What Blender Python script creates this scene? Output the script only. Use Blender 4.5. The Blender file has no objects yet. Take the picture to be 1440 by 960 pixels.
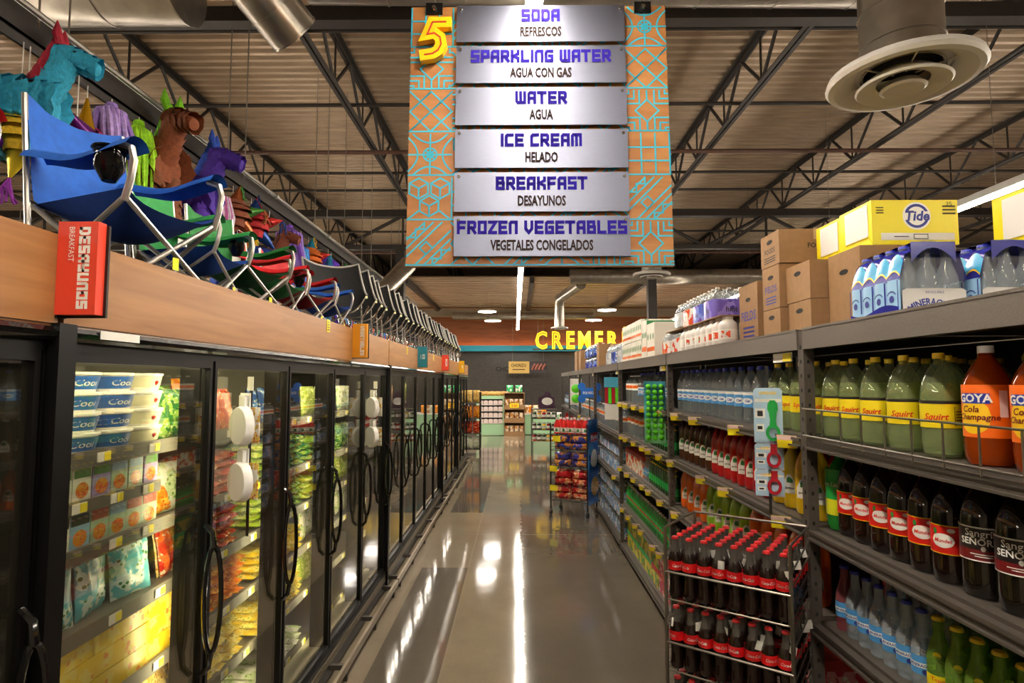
import bpy, math, random
from mathutils import Vector, Matrix
R = random.Random(7)
sc = bpy.context.scene
COL = sc.collection
PI = math.pi

# ---------------------------------------------------------------- camera, world, exposure
cam = bpy.data.cameras.new('camera')
cam.lens = 20.5; cam.sensor_width = 36; cam.clip_end = 200; cam.clip_start = .02
co = bpy.data.objects.new('camera', cam); COL.objects.link(co)
co.location = (0, 0, 1.9)
co.rotation_euler = (math.radians(90 + 3.907), 0, math.radians(.559))
sc.camera = co
w = bpy.data.worlds.new('world'); sc.world = w; w.use_nodes = True
w.node_tree.nodes['Background'].inputs[0].default_value = (1, .93, .85, 1)
w.node_tree.nodes['Background'].inputs[1].default_value = .05
vs = sc.view_settings
sc.display_settings.display_device = 'sRGB'
vs.view_transform = 'Standard'; vs.look = 'None'; vs.gamma = 1; vs.use_curve_mapping = False
vs.exposure = 1.68
STRIP = 30.0      # emission of the aisle strip lights
LEDS = 8.0        # emission of the lamps inside the freezers
DISCS = 22.0      # emission of the round pendants
ROOF_FILL = 2.0    # emission of the fill added on the strip lights to brighten the roof
sc.cycles.max_bounces = 8; sc.cycles.diffuse_bounces = 4; sc.cycles.glossy_bounces = 4
sc.cycles.transmission_bounces = 4; sc.cycles.transparent_max_bounces = 40
sc.cycles.caustics_reflective = False; sc.cycles.caustics_refractive = False

# ---------------------------------------------------------------- materials
def lin(h):
    h = h.lstrip('#')
    o = []
    for i in (0, 2, 4):
        c = int(h[i:i+2], 16) / 255
        o.append(c / 12.92 if c <= .04045 else ((c + .055) / 1.055) ** 2.4)
    return (o[0], o[1], o[2], 1)
MATS = {}
def newmat(key):
    m = bpy.data.materials.new(key); m.use_nodes = True
    nt = m.node_tree
    for n in list(nt.nodes): nt.nodes.remove(n)
    out = nt.nodes.new('ShaderNodeOutputMaterial')
    MATS[key] = m
    return m, nt, out
def N(nt, t, **kw):
    n = nt.nodes.new('ShaderNode' + t)
    for k, v in kw.items(): setattr(n, k, v)
    return n
def M(key, col, rough=.5, metal=0, noise=0, nscale=20, bump=0, bscale=80, emis=0, coat=0, spec=.5, stretch=None):
    """plain procedural surface: colour with noise grain, optional fine relief"""
    if key in MATS: return key
    m, nt, out = newmat(key)
    p = N(nt, 'BsdfPrincipled')
    nt.links.new(p.outputs[0], out.inputs[0])
    c = lin(col)
    p.inputs['Base Color'].default_value = c
    p.inputs['Roughness'].default_value = rough
    p.inputs['Metallic'].default_value = metal
    p.inputs['Specular IOR Level'].default_value = spec
    p.inputs['Coat Weight'].default_value = coat
    if emis:
        p.inputs['Emission Color'].default_value = c
        p.inputs['Emission Strength'].default_value = emis
    tc = N(nt, 'TexCoord'); src = tc.outputs['Object']
    if stretch:
        mp = N(nt, 'Mapping'); mp.inputs['Scale'].default_value = stretch
        nt.links.new(src, mp.inputs[0]); src = mp.outputs[0]
    if noise:
        tx = N(nt, 'TexNoise'); tx.inputs['Scale'].default_value = nscale; tx.inputs['Detail'].default_value = 4
        nt.links.new(src, tx.inputs['Vector'])
        mx = N(nt, 'Mix', data_type='RGBA'); mx.blend_type = 'MIX'
        mx.inputs[6].default_value = tuple(x * (1 - noise) for x in c[:3]) + (1,)
        mx.inputs[7].default_value = tuple(min(1, x * (1 + noise)) for x in c[:3]) + (1,)
        rp = N(nt, 'MapRange'); rp.inputs[1].default_value = .3; rp.inputs[2].default_value = .7
        nt.links.new(tx.outputs[0], rp.inputs[0])
        nt.links.new(rp.outputs[0], mx.inputs[0]); nt.links.new(mx.outputs[2], p.inputs['Base Color'])
    if bump:
        tb = N(nt, 'TexNoise'); tb.inputs['Scale'].default_value = bscale
        nt.links.new(src, tb.inputs['Vector'])
        bp = N(nt, 'Bump'); bp.inputs['Strength'].default_value = bump; bp.inputs['Distance'].default_value = .01
        nt.links.new(tb.outputs[0], bp.inputs['Height']); nt.links.new(bp.outputs[0], p.inputs['Normal'])
    return key
def printed(key, c1, c2, c3, scale=14, rough=.25):
    """packaging print: ground colour, blotches of a second colour, small spots of a third"""
    if key in MATS: return key
    m, nt, out = newmat(key)
    p = N(nt, 'BsdfPrincipled'); nt.links.new(p.outputs[0], out.inputs[0])
    p.inputs['Roughness'].default_value = rough
    tc = N(nt, 'TexCoord'); oi = N(nt, 'ObjectInfo')
    ad = N(nt, 'VectorMath'); ad.operation = 'ADD'
    nt.links.new(tc.outputs['Object'], ad.inputs[0]); nt.links.new(oi.outputs['Random'], ad.inputs[1])
    n1 = N(nt, 'TexNoise'); n1.inputs['Scale'].default_value = scale; nt.links.new(ad.outputs[0], n1.inputs['Vector'])
    v1 = N(nt, 'TexVoronoi'); v1.inputs['Scale'].default_value = scale * 2.5; nt.links.new(ad.outputs[0], v1.inputs['Vector'])
    r1 = N(nt, 'MapRange'); r1.inputs[1].default_value = .5; r1.inputs[2].default_value = .53; nt.links.new(n1.outputs[0], r1.inputs[0])
    r2 = N(nt, 'MapRange'); r2.inputs[1].default_value = .36; r2.inputs[2].default_value = .3; nt.links.new(v1.outputs['Distance'], r2.inputs[0])
    a = N(nt, 'Mix', data_type='RGBA'); a.inputs[6].default_value = lin(c1); a.inputs[7].default_value = lin(c2)
    nt.links.new(r1.outputs[0], a.inputs[0])
    b = N(nt, 'Mix', data_type='RGBA'); b.inputs[7].default_value = lin(c3)
    nt.links.new(a.outputs[2], b.inputs[6])
    ml = N(nt, 'Math'); ml.operation = 'MULTIPLY'
    nt.links.new(r2.outputs[0], ml.inputs[0]); nt.links.new(r1.outputs[0], ml.inputs[1])
    nt.links.new(ml.outputs[0], b.inputs[0])
    nt.links.new(b.outputs[2], p.inputs['Base Color'])
    return key
def schlick(nt, f0):
    lw = N(nt, 'LayerWeight'); lw.inputs[0].default_value = .5
    pw_ = N(nt, 'Math'); pw_.operation = 'POWER'; pw_.inputs[1].default_value = 4.5; nt.links.new(lw.outputs['Facing'], pw_.inputs[0])
    ma = N(nt, 'Math'); ma.operation = 'MULTIPLY_ADD'; ma.inputs[1].default_value = 1 - f0; ma.inputs[2].default_value = f0
    nt.links.new(pw_.outputs[0], ma.inputs[0])
    return ma.outputs[0]
def clear(key, tint, diff=.12, dcol=None, ior=1.45, rough=.04):
    """see-through plastic or glass filled with a tinted drink"""
    if key in MATS: return key
    m, nt, out = newmat(key)
    tr = N(nt, 'BsdfTransparent'); tr.inputs[0].default_value = lin(tint)
    df = N(nt, 'BsdfDiffuse'); df.inputs[0].default_value = lin(dcol or tint)
    gl = N(nt, 'BsdfGlossy'); gl.inputs['Roughness'].default_value = rough
    fr = schlick(nt, ((ior - 1) / (ior + 1)) ** 2)
    m1 = N(nt, 'MixShader'); m1.inputs[0].default_value = diff
    m2 = N(nt, 'MixShader')
    nt.links.new(tr.outputs[0], m1.inputs[1]); nt.links.new(df.outputs[0], m1.inputs[2])
    nt.links.new(fr, m2.inputs[0]); nt.links.new(m1.outputs[0], m2.inputs[1]); nt.links.new(gl.outputs[0], m2.inputs[2])
    nt.links.new(m2.outputs[0], out.inputs[0])
    return key
def emit(key, col, s):
    m, nt, out = newmat(key)
    e = N(nt, 'Emission'); e.inputs[0].default_value = lin(col); e.inputs[1].default_value = s
    nt.links.new(e.outputs[0], out.inputs[0])
    return key
def wood(key, c1, c2, scale=(1, 1, 8), rough=.4):
    m, nt, out = newmat(key)
    p = N(nt, 'BsdfPrincipled'); nt.links.new(p.outputs[0], out.inputs[0]); p.inputs['Roughness'].default_value = rough
    tc = N(nt, 'TexCoord'); mp = N(nt, 'Mapping'); mp.inputs['Scale'].default_value = scale
    nt.links.new(tc.outputs['Object'], mp.inputs[0])
    n1 = N(nt, 'TexNoise'); n1.inputs['Scale'].default_value = 2.2; n1.inputs['Detail'].default_value = 7; n1.inputs['Distortion'].default_value = 1.2
    nt.links.new(mp.outputs[0], n1.inputs['Vector'])
    rp = N(nt, 'MapRange'); rp.inputs[1].default_value = .3; rp.inputs[2].default_value = .72; nt.links.new(n1.outputs[0], rp.inputs[0])
    a = N(nt, 'Mix', data_type='RGBA'); a.inputs[6].default_value = lin(c1); a.inputs[7].default_value = lin(c2)
    nt.links.new(rp.outputs[0], a.inputs[0]); nt.links.new(a.outputs[2], p.inputs['Base Color'])
    return key

M('black_frame', '0b0a0a', .38, noise=.2, spec=.3)
M('black_gloss', '0d0d0d', .12, coat=.5)
M('black_plastic', '15140f', .4)
M('dark_case', '1b1917', .6)
M('case_inside', 'a7a396', .6, noise=.05)
M('case_shelf', '56524a', .45, noise=.1)
M('chrome', 'b9b6ae', .22, metal=1)
M('steel_wire', '7d776d', .33, metal=.9)
M('tube_steel', 'b4b0a8', .3, metal=.85)
M('rail_metal', '8d7f68', .35, metal=.7, noise=.1, nscale=8)
M('rack_grey', '665e56', .55, noise=.14, nscale=240, bump=.15, bscale=400)
M('rack_dark', '4a433c', .5, noise=.12, nscale=60)
M('slot_dark', '0c0b0a', .8)
M('back_dark', '1d1a18', .8)
M('white', 'e9e6df', .45)
M('white_gloss', 'eeece6', .25)
M('paper', 'e4e0d6', .7)
M('tag_yellow', 'f0dc1e', .5)
M('ink', '1a1716', .6)
M('ink_blue', '24308a', .5)
M('red_ink', 'c3221c', .5)
M('truss', '2f2925', .55, noise=.15, nscale=15)
M('truss_light', '4b423b', .5, noise=.1, nscale=10)
M('pipe_brown', '5e4034', .5, noise=.2, nscale=9)
M('conduit', '8b857c', .35, metal=.6)
M('galvanised', 'a29b90', .28, metal=.9, noise=.16, nscale=7)
M('diffuser_white', 'd8d3cb', .4)
wood('fascia_wood', '8e5f36', 'a87747', (6, .7, 9), .38)
wood('sign_wood', '99602e', 'b07840', (1.2, 6, 5), .5)
wood('wall_wood', '7a4a2c', '9c6238', (.35, 1, 5), .5)
M('cardboard', '94704b', .75, noise=.08, nscale=30)
M('cardboard_pale', 'a57f57', .75, noise=.08, nscale=30)
M('tape', 'c2a477', .3)
M('teal', '3fa6a9', .5)
M('turquoise', '2aa8c4', .5)
emit('strip_glow', 'fff3e0', STRIP)
emit('roof_fill_glow', 'fff0dc', ROOF_FILL)
emit('disc_glow', 'fff6ea', DISCS)
emit('case_glow', 'fff0bc', LEDS)

def floor_mat():
    m, nt, out = newmat('concrete')
    p = N(nt, 'BsdfPrincipled'); nt.links.new(p.outputs[0], out.inputs[0])
    L = nt.links.new
    g = N(nt, 'NewGeometry'); sp = N(nt, 'SeparateXYZ'); L(g.outputs['Position'], sp.inputs[0])
    jn = N(nt, 'TexNoise'); jn.inputs['Scale'].default_value = 9; jn.inputs['Detail'].default_value = 5; L(g.outputs['Position'], jn.inputs['Vector'])
    def math_(op, a, b):
        n = N(nt, 'Math'); n.operation = op
        for i, v in enumerate((a, b)):
            if isinstance(v, (int, float)): n.inputs[i].default_value = v
            else: L(v, n.inputs[i])
        return n.outputs[0]
    jit = math_('MULTIPLY', math_('SUBTRACT', jn.outputs[0], .5), .13)
    X = math_('ADD', sp.outputs[0], jit)
    Y = sp.outputs[1]
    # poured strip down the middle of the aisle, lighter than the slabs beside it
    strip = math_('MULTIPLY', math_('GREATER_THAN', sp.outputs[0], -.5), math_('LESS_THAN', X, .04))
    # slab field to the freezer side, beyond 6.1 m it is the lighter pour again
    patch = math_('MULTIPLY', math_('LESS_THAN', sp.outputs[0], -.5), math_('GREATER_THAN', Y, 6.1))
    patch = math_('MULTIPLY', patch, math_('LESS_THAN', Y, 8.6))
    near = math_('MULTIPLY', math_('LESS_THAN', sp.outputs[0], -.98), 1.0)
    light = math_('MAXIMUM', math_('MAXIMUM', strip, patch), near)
    n1 = N(nt, 'TexNoise'); n1.inputs['Scale'].default_value = 1.6; n1.inputs['Detail'].default_value = 8; n1.inputs['Roughness'].default_value = .65
    L(g.outputs['Position'], n1.inputs['Vector'])
    n2 = N(nt, 'TexNoise'); n2.inputs['Scale'].default_value = 90; n2.inputs['Detail'].default_value = 3; L(g.outputs['Position'], n2.inputs['Vector'])
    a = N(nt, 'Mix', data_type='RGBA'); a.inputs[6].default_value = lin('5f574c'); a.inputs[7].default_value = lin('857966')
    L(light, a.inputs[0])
    v = math_('ADD', math_('MULTIPLY', n1.outputs[0], .55), math_('MULTIPLY', n2.outputs[0], .35))
    v = math_('ADD', v, .55)
    # hairline joints across the aisle
    jy = math_('ABSOLUTE', math_('SUBTRACT', math_('MODULO', math_('ADD', Y, 1.75 + 3.66), 3.66), 1.83), 0)
    jl = math_('LESS_THAN', math_('ABSOLUTE', math_('ADD', jy, math_('MULTIPLY', jit, .06)), 0), .007)
    jx = math_('LESS_THAN', math_('ABSOLUTE', math_('SUBTRACT', sp.outputs[0], -.505), 0), .006)
    b = N(nt, 'Mix', data_type='RGBA'); b.blend_type = 'MULTIPLY'; b.inputs[0].default_value = 1
    L(a.outputs[2], b.inputs[6])
    cb = N(nt, 'CombineColor'); [L(v, cb.inputs[i]) for i in range(3)]
    L(cb.outputs[0], b.inputs[7])
    c = N(nt, 'Mix', data_type='RGBA'); c.inputs[7].default_value = lin('9a8d79')
    L(b.outputs[2], c.inputs[6]); L(math_('MULTIPLY', math_('MAXIMUM', jl, jx), .6), c.inputs[0])
    L(c.outputs[2], p.inputs['Base Color'])
    rr = math_('ADD', math_('MULTIPLY', n1.outputs[0],   .07), .045)
    L(rr, p.inputs['Roughness'])
    p.inputs['Specular IOR Level'].default_value = .38
    bp = N(nt, 'Bump'); bp.inputs['Strength'].default_value = .02; bp.inputs['Distance'].default_value = .05
    n3 = N(nt, 'TexNoise'); n3.inputs['Scale'].default_value = 3.5; L(g.outputs['Position'], n3.inputs['Vector'])
    L(n3.outputs[0], bp.inputs['Height']); L(bp.outputs[0], p.inputs['Normal'])
floor_mat()
def tile_mat():
    m, nt, out = newmat('wall_tile')
    p = N(nt, 'BsdfPrincipled'); nt.links.new(p.outputs[0], out.inputs[0]); p.inputs['Roughness'].default_value = .3
    tc = N(nt, 'TexCoord'); mp = N(nt, 'Mapping'); mp.inputs['Rotation'].default_value = (PI / 2, 0, 0)
    nt.links.new(tc.outputs['Object'], mp.inputs[0])
    br = N(nt, 'TexBrick'); br.inputs['Scale'].default_value = 5
    br.inputs['Color1'].default_value = lin('3c3835'); br.inputs['Color2'].default_value = lin('47423e'); br.inputs['Mortar'].default_value = lin('5d5752')
    br.inputs['Mortar Size'].default_value = .012
    nt.links.new(mp.outputs[0], br.inputs['Vector']); nt.links.new(br.outputs['Color'], p.inputs['Base Color'])
tile_mat()
def hazy_glass():
    m, nt, out = newmat('door_glass')
    tr = N(nt, 'BsdfTransparent'); tr.inputs[0].default_value = (.9, .9, .86, 1)
    df = N(nt, 'BsdfDiffuse'); df.inputs[0].default_value = lin('cfc6a4')  # yellowish veil mixed into the glass colour to imitate glare
    gl = N(nt, 'BsdfGlossy'); gl.inputs['Roughness'].default_value = .015
    fr = schlick(nt, .15)
    m1 = N(nt, 'MixShader'); m1.inputs[0].default_value = .012
    m2 = N(nt, 'MixShader')
    nt.links.new(tr.outputs[0], m1.inputs[1]); nt.links.new(df.outputs[0], m1.inputs[2])
    nt.links.new(fr, m2.inputs[0]); nt.links.new(m1.outputs[0], m2.inputs[1]); nt.links.new(gl.outputs[0], m2.inputs[2])
    nt.links.new(m2.outputs[0], out.inputs[0])
hazy_glass()

# ---------------------------------------------------------------- mesh building
class B:
    def __init__(s): s.v = []; s.f = []
    def add(s, vs_, fs):
        o = len(s.v); s.v += [tuple(p) for p in vs_]; s.f += [tuple(i + o for i in f) for f in fs]; return s
    def box(s, x0, x1, y0, y1, z0, z1, m=None):
        p = [(x, y, z) for z in (z0, z1) for y in (y0, y1) for x in (x0, x1)]
        if m is not None: p = [m @ Vector(q) for q in p]
        return s.add(p, [(0, 2, 3, 1), (4, 5, 7, 6), (0, 1, 5, 4), (1, 3, 7, 5), (3, 2, 6, 7), (2, 0, 4, 6)])
    def path(s, pts, r, n=6, closed=False, cap=True):
        pts = [Vector(p) for p in pts]; k = len(pts)
        rings = []; up = None
        for i, p in enumerate(pts):
            a = pts[i - 1] if (i or closed) else p; b = pts[(i + 1) % k] if (i < k - 1 or closed) else p
            t = (b - a)
            t = t.normalized() if t.length > 1e-9 else Vector((0, 0, 1))
            if up is None: up = t.orthogonal().normalized()
            else:
                up = up - t * up.dot(t); up = up.normalized() if up.length > 1e-6 else t.orthogonal().normalized()
            w_ = t.cross(up); rr = r[i] if isinstance(r, (list, tuple)) else r
            rings.append([p + (up * math.cos(2 * PI * j / n) + w_ * math.sin(2 * PI * j / n)) * rr for j in range(n)])
        o = len(s.v)
        for q in rings: s.v += [tuple(x) for x in q]
        for i in range(k if closed else k - 1):
            i2 = (i + 1) % k
            for j in range(n):
                j2 = (j + 1) % n
                s.f.append((o + i * n + j, o + i * n + j2, o + i2 * n + j2, o + i2 * n + j))
        if cap and not closed:
            s.f.append(tuple(o + j for j in reversed(range(n)))); s.f.append(tuple(o + (k - 1) * n + j for j in range(n)))
        return s
    def tube(s, p, q, r, n=6): return s.path([p, q], r, n)
    def lathe(s, prof, n=14, c=(0, 0, 0), a0=0, a1=2 * PI):
        full = abs(a1 - a0 - 2 * PI) < 1e-6; m = n if full else n + 1
        o = len(s.v)
        for (r, z) in prof:
            for j in range(m):
                a = a0 + (a1 - a0) * j / n
                s.v.append((c[0] + r * math.cos(a), c[1] + r * math.sin(a), c[2] + z))
        for i in range(len(prof) - 1):
            for j in range(n):
                j2 = (j + 1) % m
                if prof[i][0] < 1e-7: s.f.append((o + i * m + j, o + (i + 1) * m + j2, o + (i + 1) * m + j))
                elif prof[i + 1][0] < 1e-7: s.f.append((o + i * m + j, o + i * m + j2, o + (i + 1) * m + j))
                else: s.f.append((o + i * m + j, o + i * m + j2, o + (i + 1) * m + j2, o + (i + 1) * m + j))
        return s
    def grid(s, fn, nu, nv, closed_u=False):
        o = len(s.v); m = nu if closed_u else nu + 1
        for j in range(nv + 1):
            for i in range(m): s.v.append(tuple(fn(i / nu, j / nv)))
        for j in range(nv):
            for i in range(nu):
                i2 = (i + 1) % m
                s.f.append((o + j * m + i, o + j * m + i2, o + (j + 1) * m + i2, o + (j + 1) * m + i))
        return s
    def ext(s, poly, z0, z1):
        n = len(poly); o = len(s.v)
        s.v += [(x, y, z0) for x, y in poly] + [(x, y, z1) for x, y in poly]
        s.f.append(tuple(o + i for i in reversed(range(n)))); s.f.append(tuple(o + n + i for i in range(n)))
        for i in range(n):
            j = (i + 1) % n; s.f.append((o + i, o + j, o + n + j, o + n + i))
        return s
    def stroke(s, pts, wd, z0=0, z1=0, closed=False, sq=True):
        """flat ribbon along a 2-D polyline (z0 = z1: a print; else a raised bar)"""
        k = len(pts); P_ = [Vector(p).to_2d() if len(p) > 2 else Vector(p) for p in pts]
        L_, Rr = [], []
        for i in range(k):
            a = P_[i - 1] if (i or closed) else None; b = P_[(i + 1) % k] if (i < k - 1 or closed) else None
            p = P_[i].copy()
            d1 = (P_[i] - a).normalized() if a is not None else None; d2 = (b - P_[i]).normalized() if b is not None else None
            if d1 is None: d1 = d2; p = p - d2 * (wd / 2 if sq else 0)
            if d2 is None: d2 = d1; p = p + d1 * (wd / 2 if sq else 0)
            n1 = Vector((-d1.y, d1.x)); n2 = Vector((-d2.y, d2.x)); nn = n1 + n2
            nn = nn.normalized() if nn.length > 1e-6 else n1
            h_ = wd / 2 / max(.45, nn.dot(n1))
            L_.append(p + nn * h_); Rr.append(p - nn * h_)
        o = len(s.v); zz = (z0, z1) if z1 != z0 else (z1,)
        for z in zz: s.v += [(q.x, q.y, z) for q in L_] + [(q.x, q.y, z) for q in Rr]
        t = o + (len(zz) - 1) * 2 * k
        for i in range(k if closed else k - 1):
            j = (i + 1) % k
            s.f.append((t + k + i, t + k + j, t + j, t + i))
            if len(zz) == 2:
                s.f.append((o + i, o + j, o + k + j, o + k + i))
                s.f.append((o + j, o + i, t + i, t + j)); s.f.append((o + k + i, o + k + j, t + k + j, t + k + i))
        if len(zz) == 2 and not closed:
            s.f.append((o, o + k, t + k, t)); s.f.append((o + k - 1, t + k - 1, t + 2 * k - 1, o + 2 * k - 1))
        return s
    def xf(s, m, start=0):
        s.v[start:] = [tuple(m @ Vector(p)) for p in s.v[start:]]; return s
    def mesh(s, name, mat, smooth=35):
        me = bpy.data.meshes.new(name); me.from_pydata(s.v, [], s.f); me.update()
        if smooth:
            me.polygons.foreach_set('use_smooth', [True] * len(me.polygons))
            me.set_sharp_from_angle(angle=math.radians(smooth))
        if mat: me.materials.append(MATS[mat])
        return me
def T(x=0, y=0, z=0): return Matrix.Translation((x, y, z))
def RX(a): return Matrix.Rotation(math.radians(a), 4, 'X')
def RY(a): return Matrix.Rotation(math.radians(a), 4, 'Y')
def RZ(a): return Matrix.Rotation(math.radians(a), 4, 'Z')

KIDS = {}
def O(name, me, parent=None, loc=None, rz=None, rot=None, label=None, cat=None, group=None, kind=None):
    o = bpy.data.objects.new(name, me); COL.objects.link(o)
    if parent is not None:
        o.parent = parent; KIDS.setdefault(parent.name, []).append(o)
    if loc is not None: o.location = loc
    if rz is not None: o.rotation_euler = (0, 0, math.radians(rz))
    if rot is not None: o.rotation_euler = tuple(math.radians(a) for a in rot)
    if label: o['label'] = label
    if cat: o['category'] = cat
    if group: o['group'] = group
    if kind: o['kind'] = kind
    return o
def clone(root, loc, rz=None, label=None, group=None, rot=None, parent=None):
    def cp(src, par):
        c = src.copy(); COL.objects.link(c)
        if par is not None: c.parent = par; KIDS.setdefault(par.name, []).append(c)
        for k in list(KIDS.get(src.name, [])): cp(k, c)
        return c
    c = cp(root, parent)
    c.location = loc
    if rz is not None: c.rotation_euler = (0, 0, math.radians(rz))
    if rot is not None: c.rotation_euler = tuple(math.radians(a) for a in rot)
    if label: c['label'] = label
    if group: c['group'] = group
    return c
ORD = ('first second third fourth fifth sixth seventh eighth ninth tenth eleventh twelfth thirteenth fourteenth fifteenth sixteenth '
       'seventeenth eighteenth nineteenth twentieth twenty-first twenty-second twenty-third twenty-fourth twenty-fifth twenty-sixth '
       'twenty-seventh twenty-eighth twenty-ninth thirtieth thirty-first thirty-second thirty-third thirty-fourth thirty-fifth').split()

# ---------------------------------------------------------------- lettering
_TX = {}
def text_data(s, bold=0., shear=0.):
    """outline of a word, one unit tall, centred on x, from the built-in font"""
    k = (s, bold, shear)
    if k not in _TX:
        cu = bpy.data.curves.new('lettering', 'FONT'); cu.body = s; cu.size = 1; cu.align_x = 'CENTER'; cu.offset = bold; cu.shear = shear
        cu.resolution_u = 2
        ob = bpy.data.objects.new('lettering', cu)
        me = bpy.data.meshes.new_from_object(ob)
        _TX[k] = ([tuple(v.co) for v in me.vertices], [tuple(p.vertices) for p in me.polygons])
        bpy.data.objects.remove(ob); bpy.data.curves.remove(cu); bpy.data.meshes.remove(me)
    return _TX[k]
def word(b, s, size, x=0, y=0, z=0, bold=0., shear=0., xs=1., arc=0.):
    """adds a flat word to builder b in its xy plane"""
    v, f = text_data(s, bold, shear)
    q = []
    for p in v:
        px, py = p[0] * size * xs, p[1] * size
        if arc: px, py = (arc + py) * math.sin(px / arc), (arc + py) * math.cos(px / arc) - arc
        q.append((x + px, y + py, z))
    b.add(q, f); return b
def bend(b, r, start=0):
    """wraps a flat print (x, y) round a bottle of radius r; its middle faces -y"""
    b.v[start:] = [((r + p[2]) * math.sin(p[0] / r), -(r + p[2]) * math.cos(p[0] / r), p[1]) for p in b.v[start:]]
    return b
GL = {'A': [[(0,0),(0,5.2),(.8,6),(4,6),(4,0)],[(0,2.5),(4,2.5)]], 'B': [[(0,3.2),(3.6,3.2),(3.6,6),(0,6),(0,0),(4,0),(4,3.2)]],
 'C': [[(4,6),(.8,6),(0,5.2),(0,0),(4,0)]], 'D': [[(0,0),(0,6),(3.2,6),(4,5.2),(4,.8),(3.2,0),(0,0)]], 'E': [[(4,6),(0,6),(0,0),(4,0)],[(0,3),(3.5,3)]],
 'F': [[(4,6),(0,6),(0,0)],[(0,2.8),(3.5,2.8)]], 'G': [[(4,6),(.8,6),(0,5.2),(0,0),(4,0),(4,3),(2.2,3)]], 'I': [[(0,0),(0,6)]],
 'K': [[(0,0),(0,6)],[(4,6),(4,4.4),(.6,3),(4,1.6),(4,0)]], 'L': [[(0,6),(0,0),(4,0)]], 'M': [[(0,0),(0,5.2),(.8,6),(5.4,6),(5.4,0)],[(2.7,6),(2.7,0)]],
 'N': [[(0,0),(0,5.2),(.8,6),(4,6),(4,0)]], 'O': [[(0,3),(0,0),(4,0),(4,6),(0,6),(0,3)]], 'P': [[(0,0),(0,6),(4,6),(4,2.6),(0,2.6)]],
 'R': [[(0,0),(0,6),(3.4,6),(4,5.4),(4,3.3),(3.4,2.7),(0,2.7)],[(1.9,2.7),(4.1,0)]], 'S': [[(4,6),(0,6),(0,3),(4,3),(4,0),(0,0)]], 'T': [[(-.3,6),(4.3,6)],[(2,6),(2,0)]],
 'U': [[(0,6),(0,0),(4,0),(4,6)]], 'V': [[(0,6),(0,2.2),(2,0),(4,2.2),(4,6)]], 'W': [[(0,6),(0,.8),(.8,0),(5.4,0),(5.4,6)],[(2.7,0),(2.7,6)]],
 'Y': [[(0,6),(0,2.8),(4,2.8)],[(4,6),(4,0),(.6,0)]], 'Z': [[(0,6),(4,6),(0,.3),(0,0),(4,0)]]}
def block_word(b, s, h, x=0, y=0, z=0, th=1.75, z1=None, xs=1.):
    """heavy squared lettering, height h, centred on x"""
    u = h / (6 + th)
    wid = []
    for ch in s:
        if ch == ' ': wid.append(2.6); continue
        wid.append(max(p[0] for st in GL[ch] for p in st) + th)
    tot = sum(wid) + .75 * (len(s) - 1); cx = -tot / 2; st0 = len(b.v)
    for ch, w_ in zip(s, wid):
        if ch != ' ':
            for st in GL[ch]:
                b.stroke([(x + (cx + th / 2 + p[0]) * u, y + (p[1] + th / 2) * u) for p in st], th * u, z, z if z1 is None else z1)
        cx += w_ + .75
    if xs != 1: b.v[st0:] = [(x + (p[0] - x) * xs, p[1], p[2]) for p in b.v[st0:]]
    return b

# ---------------------------------------------------------------- the building
def struct(name, b, mat, smooth=None, **kw): return O(name, b.mesh(name, mat, smooth), kind='structure', **kw)
struct('floor', B().box(-14, 14, -5, 25, -.1, 0), 'concrete')
struct('wall_left', B().box(-14.2, -14, -5, 25, 0, 6.1), M('wall_paint', '8d8377', .8))
struct('wall_right', B().box(14, 14.2, -5, 25, 0, 6.1), 'wall_paint')
struct('wall_front', B().box(-14, 14, -5.2, -5, 0, 6.1), 'wall_paint')
struct('wall_back', B().box(-14, 14, 24, 24.2, 0, 3.12), 'wall_tile')
wp = struct('wall_upper', B().box(-14, 14, 23.96, 24.2, 3.3, 6.1), 'wall_wood')
struct('trim_1', B().box(-14, 14, 23.6, 24, 3.12, 3.29).box(-14, 14, 23.6, 23.62, 3.29, 3.35), 'turquoise')
# glow behind the turquoise ledge: a lamp strip lying on the ledge
cove = O('cove_lamp', None, loc=(0, 23.8, 3.292), label='warm lamp strip lying on the turquoise ledge of the back wall', cat='lamp')
O('lamp_body', B().box(-13, 13, -.03, .03, 0, .02).mesh('lamp_body', 'white'), cove)
O('lamp_tube', B().box(-13, 13, -.02, .02, .021, .03).mesh('lamp_tube', emit('cove_glow', 'ffa050', 7)), cove)
# corrugated roof deck, ribs across the aisle
b = B(); pr = []
y = -5.0
while y < 24.9:
    pr += [(y, 6.0), (y + .055, 6.0), (y + .075, 6.045), (y + .13, 6.045)]; y += .152
m_ = len(pr)
b.v = [(-14, p[0], p[1]) for p in pr] + [(14, p[0], p[1]) for p in pr]
b.f = [(i, i + 1, m_ + i + 1, m_ + i) for i in range(m_ - 1)]
M('deck', 'b9a48c', .34, metal=.55, noise=.16, nscale=5, stretch=(.4, 6, 1))
O('ceiling', b.mesh('ceiling', 'deck', None), kind='structure')
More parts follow.
